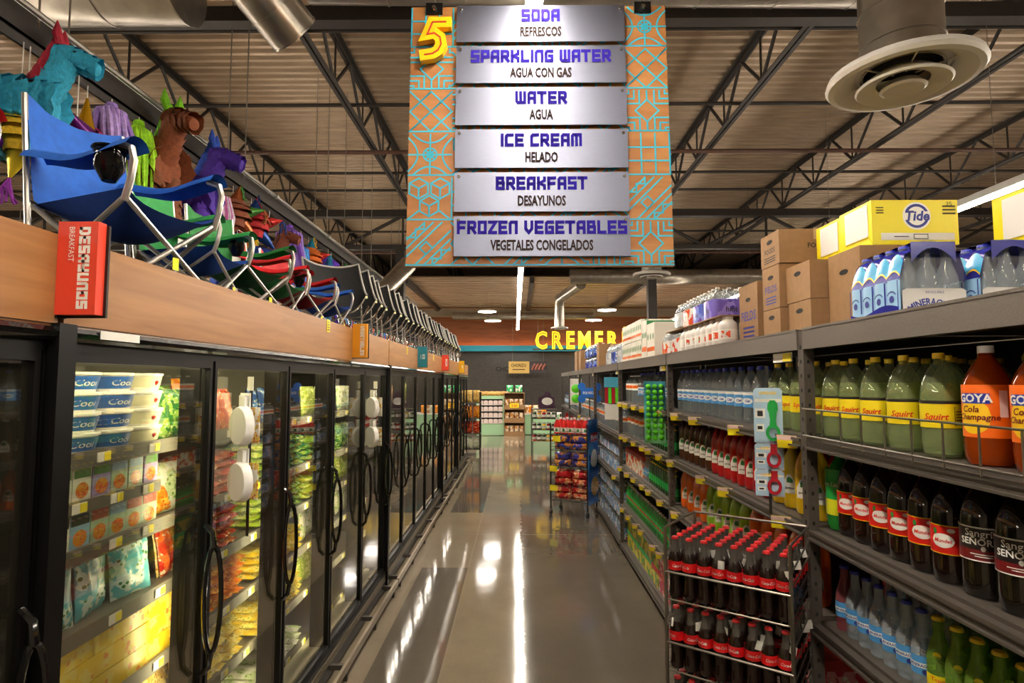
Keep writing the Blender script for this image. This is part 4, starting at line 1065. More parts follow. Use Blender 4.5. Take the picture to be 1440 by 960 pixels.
# ---------------------------------------------------------------- bottles
def prof_pet(r, h, neck=.0135):
    return [(0, .006), (r*.55, 0), (r*.86, .003), (r*.97, .02*h/.3), (r, .045*h/.3), (r*.985, h*.3), (r, h*.34), (r, h*.6), (r*.985, h*.64), (r*.93, h*.7), (r*.78, h*.78), (r*.52, h*.86), (neck*1.25, h*.915), (neck, h*.93), (neck*1.3, h*.94), (neck, h*.945), (neck, h*.99), (0, h*.99)]
def prof_long(r, h):
    return [(0, .003), (r*.9, 0), (r, h*.03), (r, h*.48), (r*.96, h*.55), (r*.72, h*.67), (r*.48, h*.77), (r*.42, h*.88), (r*.4, h*.94), (r*.47, h*.95), (r*.47, h*.97), (r*.4, h*.99), (0, h*.99)]
def prof_cola(r, h):
    return [(0, .003), (r*.88, 0), (r*.97, h*.03), (r*.97, h*.1), (r*.86, h*.22), (r*.9, h*.34), (r, h*.44), (r, h*.62), (r*.92, h*.68), (r*.66, h*.75), (r*.47, h*.83), (r*.4, h*.91), (r*.45, h*.94), (r*.42, h*.99), (0, h*.99)]
def screw_cap(r, z, hh, mat):
    return B().lathe([(r, 0), (r*1.02, .002), (r, hh*.95), (r*.9, hh), (0, hh)], 16, (0, 0, z)).mesh('cap', mat)
def crown_cap(r, z, mat):
    return B().lathe([(r*1.15, 0), (r*1.1, .004), (r*.95, .009), (0, .011)], 14, (0, 0, z)).mesh('cap', mat)
def band(r, z0, z1, mat, bulge=0, n=24, name='label'):
    return B().lathe([(r, z0), (r + bulge, (z0 + z1) / 2), (r, z1)], n).mesh(name, mat)
class Kind:
    def __init__(s, name, body, parts, desc, cat='bottle'):
        s.name, s.body, s.parts, s.desc, s.cat = name, body, parts, desc, cat
    def put(s, loc, rz, label, group):
        o = O(s.name, s.body, loc=loc, rz=rz, label=label, cat=s.cat, group=group)
        for p in s.parts:
            c = O(p[0], p[1], o)
            for q in p[2:]: O(q[0], q[1], c)
        return o
def print_on(r, items, mat, name='print'):
    """items: callables drawing on a flat builder, wrapped round the bottle"""
    b = B()
    for f in items: f(b)
    return bend(b, r).mesh(name, mat, None)
def slices(b, x0, x1, lo, hi, z=0, n=10):
    """flat patch between two curves cut into narrow columns, so that it can be wrapped"""
    for k in range(n):
        a, c = x0 + (x1 - x0)*k/n, x0 + (x1 - x0)*(k + 1)/n
        b.add([(a, lo(a), z), (c, lo(c), z), (c, hi(c), z), (a, hi(a), z)], [(0, 1, 2, 3)])
def disc2(b, x, y, rx, ry, z=0, n=12):
    f_ = lambda q: ry*math.sqrt(max(0, 1 - ((q - x)/rx)**2))
    slices(b, x - rx, x + rx, lambda q: y - f_(q), lambda q: y + f_(q), z, n)
def rect2(b, x0, x1, y0, y1, z=0):
    n = max(1, int((x1 - x0) / .012))
    for k in range(n):
        a, c = x0 + (x1-x0)*k/n, x0 + (x1-x0)*(k+1)/n
        b.add([(a, y0, z), (c, y0, z), (c, y1, z), (a, y1, z)], [(0, 1, 2, 3)])
M('cap_yellow', 'e8c41a', .4); M('cap_white', 'e8e4e0', .4); M('cap_red', 'c01f24', .4); M('cap_darkred', '8f1f26', .4); M('cap_blue', '2733a8', .4); M('cap_green', '2a8a3a', .4)
M('lab_yellow', 'e6cf17', .35); M('lab_orange', 'ee6a12', .35); M('lab_goldyel', 'f0c21e', .35); M('lab_blue', '22339c', .35); M('lab_red', 'd41c16', .35); M('lab_white', 'e6e4dc', .4)
M('lab_black', '231c1c', .35); M('lab_wine', '6e1418', .35); M('lab_skyblue', '4a93cf', .35); M('lab_green', '1fa045', .35); M('lab_lime', 'd8de28', .35); M('lab_cola', 'd3141a', .3); M('emblem_green', '2a7a34', .4)
clear('pet_lemon', 'f2f5e6', .09, 'd4dfae'); clear('pet_water', 'f0f4f6', .1, 'dfe8ea'); clear('glass_water', 'eef5f8', .28, 'dde8ef')
clear('glass_green', 'c2de94', .32, '9cca50'); clear('glass_pink', 'e8a0a8', .3, 'c86a74'); clear('glass_dkgreen', '2f8a3a', .35, '1d5a24')
def drink(key, col, rough=.07): return M(key, col, rough, coat=.3, noise=.1, nscale=30)
clear('amber_orange', 'c8641e', .45, 'b8480c'); drink('cola_dark', '1c0f0b'); drink('wine_dark', '17130c'); drink('jar_brown', '4a2414'); drink('jar_red', 'b0141c'); drink('jar_yellow', 'd8b41a'); drink('jar_orange', 'e0641a'); drink('jar_lime', '8fbf2a'); drink('green_soda', '1c7a2c'); drink('green_bottle', '174f1c')
def lathe_body(name, prof, mat, n=20): return B().lathe(prof, n).mesh(name, mat, 50)

r, h = .052, .305
K_lemon = Kind('soda_bottle', lathe_body('soda_bottle', prof_pet(r, h), 'pet_lemon'),
  [('cap', screw_cap(.0155, h*.955, .018, 'cap_yellow')),
   ('label', band(r + .0006, .088, .158, 'lab_yellow'), ('label_band', band(r + .0012, .158, .167, 'lab_black', name='label_band')),
    ('swirl', print_on(r + .0015, [lambda b: word(b, 'Squirt', .026, 0, .112, 0, bold=.02, shear=.3)], 'lab_red', 'swirl')),
    ('facts_box', print_on(r + .0015, [lambda b: [b.stroke([(.05, .096), (.085, .096), (.085, .148), (.05, .148)], .0016, 0, 0, True, False)] + [rect2(b, .054, .081, .102 + .008*k, .105 + .008*k) for k in range(5)]], 'ink', 'facts_box')))], 'yellow-capped clear lemon soda bottle')
K_lemon.parts.append(('drink', B().lathe([(0, .01), (r*.9, .012), (r*.95, .05), (r*.95, h*.6), (r*.85, h*.72), (0, h*.72)], 18).mesh('drink', clear('lemon_drink', 'e4ecc6', .22, 'c3d292'), 50)))
r, h = .0575, .315
K_champ = Kind('soda_bottle', lathe_body('soda_bottle', prof_pet(r, h, .016), 'amber_orange'),
  [('cap', screw_cap(.0185, h*.955, .02, 'cap_white')),
   ('label', band(r + .0006, .075, .215, 'lab_orange'),
    ('sun_patch', print_on(r + .0012, [lambda b: disc2(b, -.005, .13, .042, .046)], 'lab_goldyel', 'sun_patch')),
    ('brand_block', print_on(r + .0018, [lambda b: rect2(b, -.04, .035, .165, .192)], 'lab_blue', 'brand_block')),
    ('brand_name', print_on(r + .0024, [lambda b: word(b, 'GOYA', .03, -.002, .169, 0, bold=.03)], 'lab_white', 'brand_name')),
    ('flavour_name', print_on(r + .0024, [lambda b: word(b, 'Cola', .024, -.012, .142, 0, bold=.02, shear=.15), lambda b: word(b, 'Champagne', .022, .004, .122, 0, bold=.02, shear=.15)], 'lab_wine', 'flavour_name')),
    ('facts_box', print_on(r + .0018, [lambda b: rect2(b, .055, .075, .13, .2)], 'tag_pale', 'facts_box')))], 'large orange-label champagne soda bottle')
r, h = .049, .30
K_cider = Kind('soda_bottle', lathe_body('soda_bottle', prof_pet(r, h), 'cola_dark'),
  [('cap', screw_cap(.0155, h*.955, .018, 'cap_red')),
   ('label', band(r + .0006, .085, .165, 'lab_red'), ('edge_line', print_on(r + .0012, [lambda b: rect2(b, -.15, .15, .163, .166), lambda b: rect2(b, -.15, .15, .084, .087)], 'lab_goldyel', 'edge_line')),
    ('oval', print_on(r + .0014, [lambda b: disc2(b, 0, .122, .03, .02), lambda b: disc2(b, .022, .152, .01, .006)], 'lab_white', 'oval')),
    ('brand_name', print_on(r + .002, [lambda b: word(b, 'Mundet', .015, 0, .117, 0, bold=.02, shear=.2)], 'lab_red', 'brand_name')),
    ('leaf', print_on(r + .0014, [lambda b: disc2(b, -.02, .147, .006, .009)], 'emblem_green', 'leaf')))], 'red-label dark apple soda bottle')
r, h = .053, .32
K_sang = Kind('soda_bottle', lathe_body('soda_bottle', prof_pet(r, h), 'wine_dark'),
  [('cap', screw_cap(.0155, h*.955, .018, 'cap_darkred')),
   ('label', band(r + .0006, .1, .19, 'lab_black'), ('wine_patch', print_on(r + .0012, [lambda b: rect2(b, -.16, .16, .103, .13)], 'lab_wine', 'wine_patch')),
    ('edge_line', print_on(r + .0012, [lambda b: rect2(b, -.16, .16, .186, .19), lambda b: rect2(b, -.16, .16, .1, .103)], 'lab_white', 'edge_line')),
    ('brand_name', print_on(r + .002, [lambda b: word(b, 'Sangría', .026, -.005, .165, 0, bold=.01), lambda b: word(b, 'SEÑORIAL', .024, 0, .143, 0, bold=.02), lambda b: disc2(b, .0, .134, .006, .007, n=4), lambda b: rect2(b, -.03, .03, .118, .12), lambda b: rect2(b, -.02, .02, .112, .114)], 'lab_white', 'brand_name')))], 'dark wine-soda bottle with black and burgundy label')
r, h = .05, .3
K_lime2 = Kind('soda_bottle', lathe_body('soda_bottle', prof_pet(r, h), 'green_soda'),
  [('cap', screw_cap(.0155, h*.955, .018, 'cap_white')), ('label', band(r + .0006, .1, .235, 'lab_green'), ('lower_band', band(r + .0012, .06, .12, 'lab_lime', name='lower_band')),
    ('brand_name', print_on(r + .0018, [lambda b: word(b, 'Lima Limón', .022, 0, .17, 0, bold=.01, shear=.2)], 'lab_white', 'brand_name')))], 'green lemon-lime soda bottle with white cap')
r, h = .033, .235
def mineral(body, nm):
    return Kind('mineral_water_bottle', lathe_body('mineral_water_bottle', prof_long(r, h), body),
     [('cap', crown_cap(.0145, h*.965, 'cap_blue')), ('label', B().lathe([(r + .0006, .05), (r + .0006, .105)], 16, a0=-PI*.95, a1=-PI*.05).mesh('label', 'lab_skyblue'),
      ('brand_name', print_on(r + .0014, [lambda b: rect2(b, -.045, .045, .07, .085)], 'lab_white', 'brand_strip')), ('emblem', print_on(r + .0018, [lambda b: word(b, 'MINERAGUA', .0115, 0, .0735, 0, bold=.02), lambda b: disc2(b, .012, .06, .008, .007)], 'ink_blue', 'emblem')))], nm)
K_min = mineral('glass_water', 'blue-capped clear glass mineral water bottle'); K_pink = mineral('glass_pink', 'pink glass soda bottle')
r, h = .033, .24
K_topo = Kind('mineral_water_bottle', lathe_body('mineral_water_bottle', prof_long(r, h), 'glass_green'),
  [('cap', crown_cap(.0155, h*.965, 'cap_yellow')), ('dot', print_on(r*.93, [lambda b: disc2(b, 0, .135, .011, .011)], 'lab_yellow', 'dot')),
   ('label', B().lathe([(r + .0006, .035), (r + .0006, .08)], 16, a0=-PI*.9, a1=-PI*.1).mesh('label', 'lab_yellow'), ('brand_name', print_on(r + .0014, [lambda b: word(b, 'Topo', .016, 0, .063, 0, bold=.02), lambda b: word(b, 'Chico', .016, 0, .045, 0, bold=.02)], 'lab_red', 'brand_name')))], 'yellow-capped green glass mineral water bottle')
r, h = .043, .3
K_water = Kind('water_bottle', lathe_body('water_bottle', prof_pet(r, h), 'pet_water'),
  [('cap', screw_cap(.0155, h*.955, .018, 'cap_blue')), ('label', band(r + .0006, .085, .165, 'lab_skyblue'),
    ('wave', print_on(r + .0012, [lambda b: rect2(b, -.13, .13, .15, .165), lambda b: disc2(b, -.01, .118, .032, .016), lambda b: disc2(b, .06, .13, .02, .01)], 'lab_white', 'wave')),
    ('brand_name', print_on(r + .0018, [lambda b: word(b, 'Ciel', .02, -.01, .112, 0, bold=.03, shear=.2)], 'lab_blue', 'brand_name')))], 'blue-capped clear water bottle with sky blue label')
def jarrito(mat, cm, nm, r=.043, h=.3):
    tri = lambda b: slices(b, -.031, .031, lambda q: .07, lambda q: .155 - 1.9*max(0, abs(q) - .009), 0, 10)
    return Kind('fruit_soda_bottle', lathe_body('fruit_soda_bottle', prof_pet(r, h), mat),
     [('cap', screw_cap(.0155, h*.955, .018, cm)), ('emblem', print_on(r + .001, [tri], 'lab_white', 'emblem'),
      ('leaf_mark', print_on(r + .0016, [lambda b: slices(b, -.012, .016, lambda q: .118, lambda q: .146 - .8*abs(q), 0, 5)], 'emblem_green', 'leaf_mark')),
      ('brand_name', print_on(r + .0016, [lambda b: word(b, 'Jarritos', .014, 0, .09, 0, bold=.03)], 'ink', 'brand_name')))], nm)
for c_ in ('brown', 'red', 'yellow', 'orange', 'lime'): pass
K_jb = jarrito('jar_brown', 'cap_white', 'brown tamarind soda bottle'); K_jr = jarrito('jar_red', 'cap_darkred', 'bright red fruit soda bottle'); K_jy = jarrito('jar_yellow', 'cap_white', 'yellow pineapple soda bottle')
K_jo = jarrito('jar_orange', 'cap_white', 'orange fruit soda bottle', .05, .31); K_jl = jarrito('jar_lime', 'cap_white', 'lime green soda bottle', .048, .31)
r, h = .028, .232
tagm = B().box(-.002, -.0005, -.012, .012, -.016, .016).mesh('neck_tag', 'paper', None)
K_cola = Kind('cola_bottle', lathe_body('cola_bottle', prof_cola(r, h), 'cola_dark', 16),
  [('cap', crown_cap(.0125, h*.965, 'cap_red')), ('neck', B().lathe([(r*.68, h*.755), (r*.485, h*.832), (r*.425, h*.91), (r*.47, h*.94), (r*.44, h*.96)], 12).mesh('neck', clear('neck_glass', 'b8b4ac', .3, '8a8278'))),
   ('label', band(r + .0007, h*.46, h*.61, 'lab_cola', n=18), ('brand_name', print_on(r + .0014, [lambda b: word(b, 'Coca-Cola', .0155, 0, h*.515, 0, bold=.01, shear=.35, xs=.8)], 'lab_white', 'brand_name')))], 'small glass cola bottle')
K_green = Kind('beer_style_bottle', lathe_body('soda_bottle', prof_long(.031, .24), 'green_bottle', 16), [('cap', crown_cap(.0135, .232, 'cap_yellow')), ('label', band(.0316, .04, .1, 'lab_green', n=16)), ('neck_dot', band(.016, .19, .2, 'lab_yellow', n=12, name='neck_dot'))], 'small green glass bottle with yellow cap')
K_green.name = 'soda_bottle'
K_can = Kind('soda_bottle', lathe_body('soda_bottle', prof_pet(.033, .22), 'green_soda', 16), [('cap', screw_cap(.014, .21, .014, 'cap_white')), ('label', band(.0336, .06, .13, 'lab_green', n=16), ('red_stripe', band(.0342, .085, .1, 'lab_red', n=16, name='red_stripe')))], 'slim green soda bottle with red stripe')
K_jug = Kind('water_jug', B().lathe([(0, .004), (.06, 0), (.066, .02), (.066, .11), (.062, .12), (.066, .13), (.066, .2), (.05, .24), (.022, .262), (.02, .28), (0, .28)], 20).mesh('water_jug', 'pet_water', 50),
  [('cap', screw_cap(.022, .272, .016, 'cap_white')), ('label', band(.0668, .13, .2, 'lab_white'), ('label_band', band(.0674, .15, .18, 'lab_orange', name='label_band')))], 'clear water jug with orange label', 'jug')

def row(kind, ys, z, x=.085, rz=-62, jit=8, rows=1, pitch=.1, group=None, where='', x0=RXF):
    for q in range(rows):
        rn = 'front row' if q == 0 else f'{ORD[q]} row back'
        for i, y in enumerate(ys):
            yy = y + (0 if q == 0 else R.uniform(-.008, .008))
            lb = f'{kind.desc}, {ORD[i]} from near end{where}' + ('' if rows == 1 else ', ' + rn)
            kind.put((x0 + x + pitch * q, yy, z + .001), rz + R.uniform(-jit, jit), lb, group or f'{kind.desc}s')
def span(a, b, n): return [a + (b - a) * i / (n - 1) for i in range(n)]
# nearest bay
zA = LEV[4]
row(K_champ, [1.30, 1.44, 1.6], zA, .085, -66, 4)
row(K_champ, [1.36, 1.52], zA, .215, -52, 8, where=', second row')
row(K_lemon, [1.765, 1.925, 2.075, 2.21, 2.335], zA, .075, -55, 8, rows=5, pitch=.135)
row(K_lemon, [1.62, 1.48, 1.34], zA, .36, -55, 8, rows=3, pitch=.13, where=' behind the champagne sodas')
z2 = LEV[3]
row(K_sang, [1.28, 1.4, 1.515, 1.635], z2, .08, -40, 5, rows=2, pitch=.118)
row(K_cider, span(1.75, 2.255, 6), z2, .075, -55, 7, rows=2, pitch=.11)
row(K_lime2, [2.345], z2, .08, -60)
z3 = LEV[2]
row(K_topo, span(1.28, 1.8, 8), z3, .06, -45, 8, rows=3, pitch=.078)
row(K_min, span(1.87, 2.23, 6), z3, .06, -45, 8, rows=3, pitch=.078)
row(K_pink, [2.3], z3, .06, -45)
# second bay
row(K_water, span(3.05, 4.48, 12), zA, .075, -40, 8, rows=2, pitch=.1)
row(K_lemon, [2.5, 2.62, 2.74, 2.86], zA, .08, -36, 8, rows=2, pitch=.12, where=' of the second bay')
row(K_jy, span(2.5, 2.86, 4), z2, .08, -40, 7)
row(K_jr, span(2.97, 3.73, 8), z2, .075, -40, 7)
row(K_jb, span(3.85, 4.47, 6), z2, .075, -40, 7)
row(K_jr, span(2.55, 3.7, 10), z2, .18, -40, 7, where=', second row')
row(K_jo, span(4.0, 4.45, 4), z3, .085, -36, 7)
row(K_jl, span(3.3, 3.86, 5), z3, .085, -36, 7)
row(K_jo, span(2.55, 3.15, 5), z3, .085, -36, 7, where=', beyond the cola rack')
# third bay
row(K_jug, [6.2, 6.38, 6.56], zA, .09, -36, 8, where=' of the third bay')
row(K_water, span(4.95, 6.0, 8), zA, .085, -36, 8, where=' in the third bay')
row(K_green, span(4.65, 5.4, 10), z2, .06, -36, 8)
row(K_jug, [5.9, 6.1, 6.3, 6.5], z2, .09, -36, 8, where=' on its middle shelf')
row(K_green, span(4.66, 5.5, 11), z3, .06, -36, 8, where=' on the waist-high shelf')
row(K_min, [5.62, 5.72], z3, .06, -36, 8, where=' beside the green bottles')
row(K_can, span(4.65, 6.65, 26), LEV[1], .06, -36, 8)
M('carton_red', 'b8382c', .5); printed('carton_print', 'd8d0b8', 'c83a2a', 'e0b84a', 12); printed('carton_fruit', 'd8c83a', '6aa83a', 'c83a2a', 9); printed('carton_pink', 'c84a5a', 'e8a0a0', 'f0e8d8', 14)
def drink_carton(x, y, z, w_, h_, d_, mat, top, label, group, rz=0):
    o = O('drink_carton', B().box(0, d_, -w_/2, w_/2, 0, h_).mesh('drink_carton', mat, None), loc=(x, y, z + .001), rz=rz, label=label, cat='carton', group=group)
    O('carton_top', B().box(-.001, d_ + .001, -w_/2 - .001, w_/2 + .001, h_ - .04, h_ + .0005).mesh('carton_top', top, None), o)
for k in range(6): drink_carton(RXF + .03, 5.85 + .15 * k, z3, .14, .2, .12, 'carton_print', 'carton_red', f'red-topped drink carton, {ORD[k]} from the green bottles on the waist-high shelf', 'red-topped drink cartons')
for k in range(7):
    for j in range(2): drink_carton(RXF + .03, 4.75 + .29 * k, LEV[0] + .165 * j, .27, .16, .2, ('carton_fruit', 'carton_pink')[k < 2], ('lab_green', 'carton_red')[k < 3], f'fruit drink multipack, {ORD[k]} along the bottom of the third bay, {("lower", "upper")[j]} layer', 'fruit drink multipacks')
for k in range(4): drink_carton(RXF + .03, 2.55 + .3 * k, LEV[1], .28, .26, .2, 'carton_pink', 'carton_red', f'pink and red drink multipack, {ORD[k]} along the low shelf behind the cola rack', 'pink drink multipacks')
drink_carton(RXF + .24, 2.3, z3, .12, .25, .2, 'carton_pink', 'carton_red', 'pink and red carton at the back beside the pink glass bottle', None)
# packs of water bottles in film
def water_pack(nx, ny, r, h, capm, wrapm, printm, wordtxt=''):
    """shrink-wrapped pack: bottles side by side, a film band round them; local x depth, y along the shelf"""
    t = O('water_pack', None)
    p = 2 * r * 1.01
    bb = B().lathe([(0, 0), (r*.95, 0), (r, .01), (r, h*.62), (r*.8, h*.75), (r*.42, h*.87), (.013, h*.9), (.013, h*.92)], 10); bm = bb.mesh('bottle', 'pet_water', 50)
    cm = B().lathe([(.0145, 0), (.0145, .012), (0, .014)], 10, (0, 0, h*.92)).mesh('cap', capm)
    for i in range(nx):
        for j in range(ny):
            if 0 < i and 0 < j < ny - 1 and nx > 2 and i < nx - 1: pass
            o = O('bottle', bm, t, ((i + .5) * p, (j + .5 - ny / 2) * p, .002)); O('cap', cm, o)
    W, L_ = nx * p, ny * p
    b = B()
    e = .004; rr = r * .9
    ring = []
    for (cx, cy, a0) in ((W - rr, L_/2 - rr, 0), (rr, L_/2 - rr, PI/2), (rr, -L_/2 + rr, PI), (W - rr, -L_/2 + rr, 3*PI/2)):
        for k in range(5): a = a0 + PI/2*k/4; ring.append((cx + (rr + e)*math.cos(a), cy + (rr + e)*math.sin(a)))
    n = len(ring)
    b.add([(x, y, z) for z in (0, h*.3, h*.6) for x, y in ring], [(q*n + j, q*n + (j+1) % n, (q+1)*n + (j+1) % n, (q+1)*n + j) for q in range(2) for j in range(n)])
    f_ = O('film_wrap', b.mesh('film_wrap', wrapm, 60), t)
    if wordtxt:
        q = B(); word(q, wordtxt, h*.2, 0, h*.2, 0, bold=.02, shear=.15); q.v = [(-e - .0015, -p_[0], p_[1]) for p_ in q.v]
        O('print', q.mesh('print', printm, None), f_)
        q = B(); word(q, wordtxt, h*.24, W/2, h*.2, 0, bold=.02); q.v = [(p_[0], -L_/2 - e - .0015, p_[1]) for p_ in q.v]
        O('print', q.mesh('print', printm, None), f_)
    top = B().grid(lambda u_, v_: (W*u_, -L_/2 + L_*v_, h*(.6 + .335*(1 - max(abs(2*u_-1), abs(2*v_-1))**4)) + .004*math.cos(2*PI*nx*u_)*math.cos(2*PI*ny*v_)), nx*3, ny*3)
    O('film_top', top.mesh('film_top', clear('film', 'f0f0f0', .1, 'd8d8d8', 1.4, .12), 60), t)
    return t
def tagit(t, loc, rz, label, group, cat='pack'):
    t.location = loc; t.rotation_euler = (0, 0, math.radians(rz)); t['label'] = label; t['category'] = cat; t['group'] = group
    return t
printed('wrap_blue', '7fa6d2', 'c9d8e8', 'c83a3a', 10); printed('wrap_navy', '2a3a9a', '6a8ad0', 'e0e4f0', 9); printed('wrap_grey', 'b8bcc0', 'd8dcdc', '8a9aa8', 10)
wp0 = water_pack(3, 4, .032, .2, 'cap_white', 'wrap_blue', 'lab_blue', 'AGUA')
WPG = 'water packs in the fourth and fifth bays'
tagit(wp0, (RXF + .02, 6.95, .801), 0, 'blue-wrapped water pack, first along, lower layer, middle shelf of the fourth bay', WPG)
for by, bn in ((6.95, 'fourth'), (9.15, 'fifth'), (11.35, 'sixth')):
    for lev, ln, hi in ((.8, 'middle', 2), (.1, 'bottom', 3)):
        for j in range(hi):
            for k in range(7):
                if bn == 'fourth' and lev == .8 and j == 0 and k == 0: continue
                if bn == 'sixth' and (j or lev == .1): continue
                clone(wp0, (RXF + .02 + R.uniform(0, .012), by + .272 * k, lev + .001 + .203 * j), 0, f'blue-wrapped water pack, {ORD[k]} along, layer {ORD[j]}, {ln} shelf of the {bn} bay', WPG)
row(K_jug, span(6.95, 8.75, 11), 1.29, .09, -60, 8, where=' of the fourth bay')
row(K_jug, span(9.15, 10.95, 10), 1.29, .09, -60, 8, where=' of the fifth bay')
row(K_water, span(11.3, 13.2, 12), 1.29, .09, -60, 8, where=' of the sixth bay')
row(K_water, span(13.5, 15.4, 10), 1.29, .09, -60, 8, where=' of the last bay')
row(K_jr, span(13.5, 15.4, 12), .8, .09, -60, 8, where=' of the last bay')

# ---------------------------------------------------------------- wire rack of cola bottles
A0, A1, A2, A3 = Vector((.591, 2.393, 0)), Vector((.965, 2.122, 0)), Vector((.791, 2.672, 0)), Vector((1.157, 2.395, 0))
fx_ = (A1 - A0); wid_ = fx_.length; ex = fx_.normalized(); dep_ = (A2 - A0).length; ey = Vector((-ex.y, ex.x, 0))
ang = math.degrees(math.atan2(ex.y, ex.x))
t = O('cola_wire_rack', None, loc=A0, rz=ang, label='grey wire floor rack filled with small glass cola bottles in tiers', cat='rack')
W_, Dp = wid_, dep_
for (x, y) in ((0, 0), (W_, 0), (0, Dp), (W_, Dp)):
    O('corner_post', B().tube((x, y, 0), (x, y, 1.317), .0075, 8).mesh('corner_post', 'steel_wire'), t)
O('top_rim', B().path([(0, 0, 1.317), (W_*0 , Dp, 1.317), (W_, Dp, 1.317), (W_, 0, 1.317)], .005, 6).mesh('top_rim', 'steel_wire'), t)
TI = (1.045, .775, .505, .235)
for k, z in enumerate(TI):
    b = B()
    for j in range(13): b.tube((W_*j/12, 0, z - .003), (W_*j/12, Dp, z - .003), .0022, 5)
    for j in range(3): b.tube((0, Dp*j/2, z - .007), (W_, Dp*j/2, z - .007), .0035, 6)
    s_ = O('wire_shelf', b.mesh('wire_shelf', 'steel_wire'), t)
    O('front_wire', B().tube((0, -.004, z + .1), (W_, -.004, z + .1), .0045, 6).tube((W_*.98, -.004, z), (W_*.98, -.004, z + .1), .0035, 6).mesh('front_wire', 'steel_wire'), s_)
    sb = B()
    for x in (0, W_):
        for q in range(4): sb.tube((x, 0, z + .01 + .055*q), (x, Dp, z + .05 + .055*q), .003, 6)
    O('side_wire', sb.mesh('side_wire', 'steel_wire'), s_)
TN = ('top', 'middle', 'lower')
for k in range(3):
    for j in range(6):
        for i in range(8):
            if (i, j, k) in ((6, 1, 1), (7, 1, 1), (6, 2, 1)): continue
            p = A0 + ex * ((i + .5) * W_/8) + ey * ((j + .5) * Dp/6 + .002)
            o = K_cola.put((p.x, p.y, TI[k] + .001), ang + R.uniform(-50, 50), f'small glass cola bottle, {TN[k]} tier, {ORD[j]} row back, {ORD[i]} from the aisle side', 'cola bottles on the wire rack')
            if R.random() < .68:
                O('neck_tag', tagm, o, (.022 * math.sin(1), -.024, .17 + R.uniform(-.01, .01)), rot=(R.uniform(-25, 25), R.uniform(-15, 15), 90 + R.uniform(-20, 20)))

# ---------------------------------------------------------------- goods on top of the racks
ZR = 2.111
def carton(x, y, z, sx, sy, sz, label, mat='cardboard', rz=0, group='brown cartons on top of the rack', txt='', txtm='ink_blue', hole=True):
    """closed cardboard box, near bottom corner at x, y; faces the aisle with -x and the camera with -y"""
    t = O('cardboard_box', B().box(0, sx, 0, sy, 0, sz).mesh('cardboard_box', mat, None), loc=(x, y, z), rz=rz, label=label, cat='box', group=group)
    O('top_flap', B().box(.002, sx*.49, .001, sy - .001, sz, sz + .003).box(sx*.51, sx - .002, .001, sy - .001, sz, sz + .003).mesh('top_flap', mat, None), t)
    O('tape', B().box(sx*.44, sx*.56, -.001, sy + .001, sz + .003, sz + .004).box(sx*.44, sx*.56, -.0012, -.0004, sz*.7, sz + .003).mesh('tape', 'tape', None), t)
    if hole:
        O('hand_hole', B().add([(-.0006, sy*.5 + .035*math.cos(PI*k/6), sz*.75 + .012*math.sin(PI*k/6)) for k in range(12)], [tuple(range(12))[::-1]]).mesh('hand_hole', 'slot_dark', None), t)
    if txt:
        q = B(); word(q, txt, sz*.22, 0, sz*.4, 0, bold=.02); wq = max(p[0] for p in q.v) * 2; k = min(1, sy*.8/wq)
        q.v = [(-.001, sy/2 - p[0]*k, p[1]) for p in q.v]
        for j in range(3): q.box(-.0012, -.0008, sy*.2, sy*.8, sz*(.12 + .07*j), sz*(.15 + .07*j))
        O('print', q.mesh('print', txtm, None), t)
        q = B(); word(q, txt, sz*.2, sx/2, sz*.45, 0, bold=.02); q.v = [(sx/2 + (p[0] - sx/2)*min(1, sx*.8/max(.01, wq)), -.0012, p[1]) for p in q.v]
        O('print', q.mesh('print', txtm, None), t)
    return t
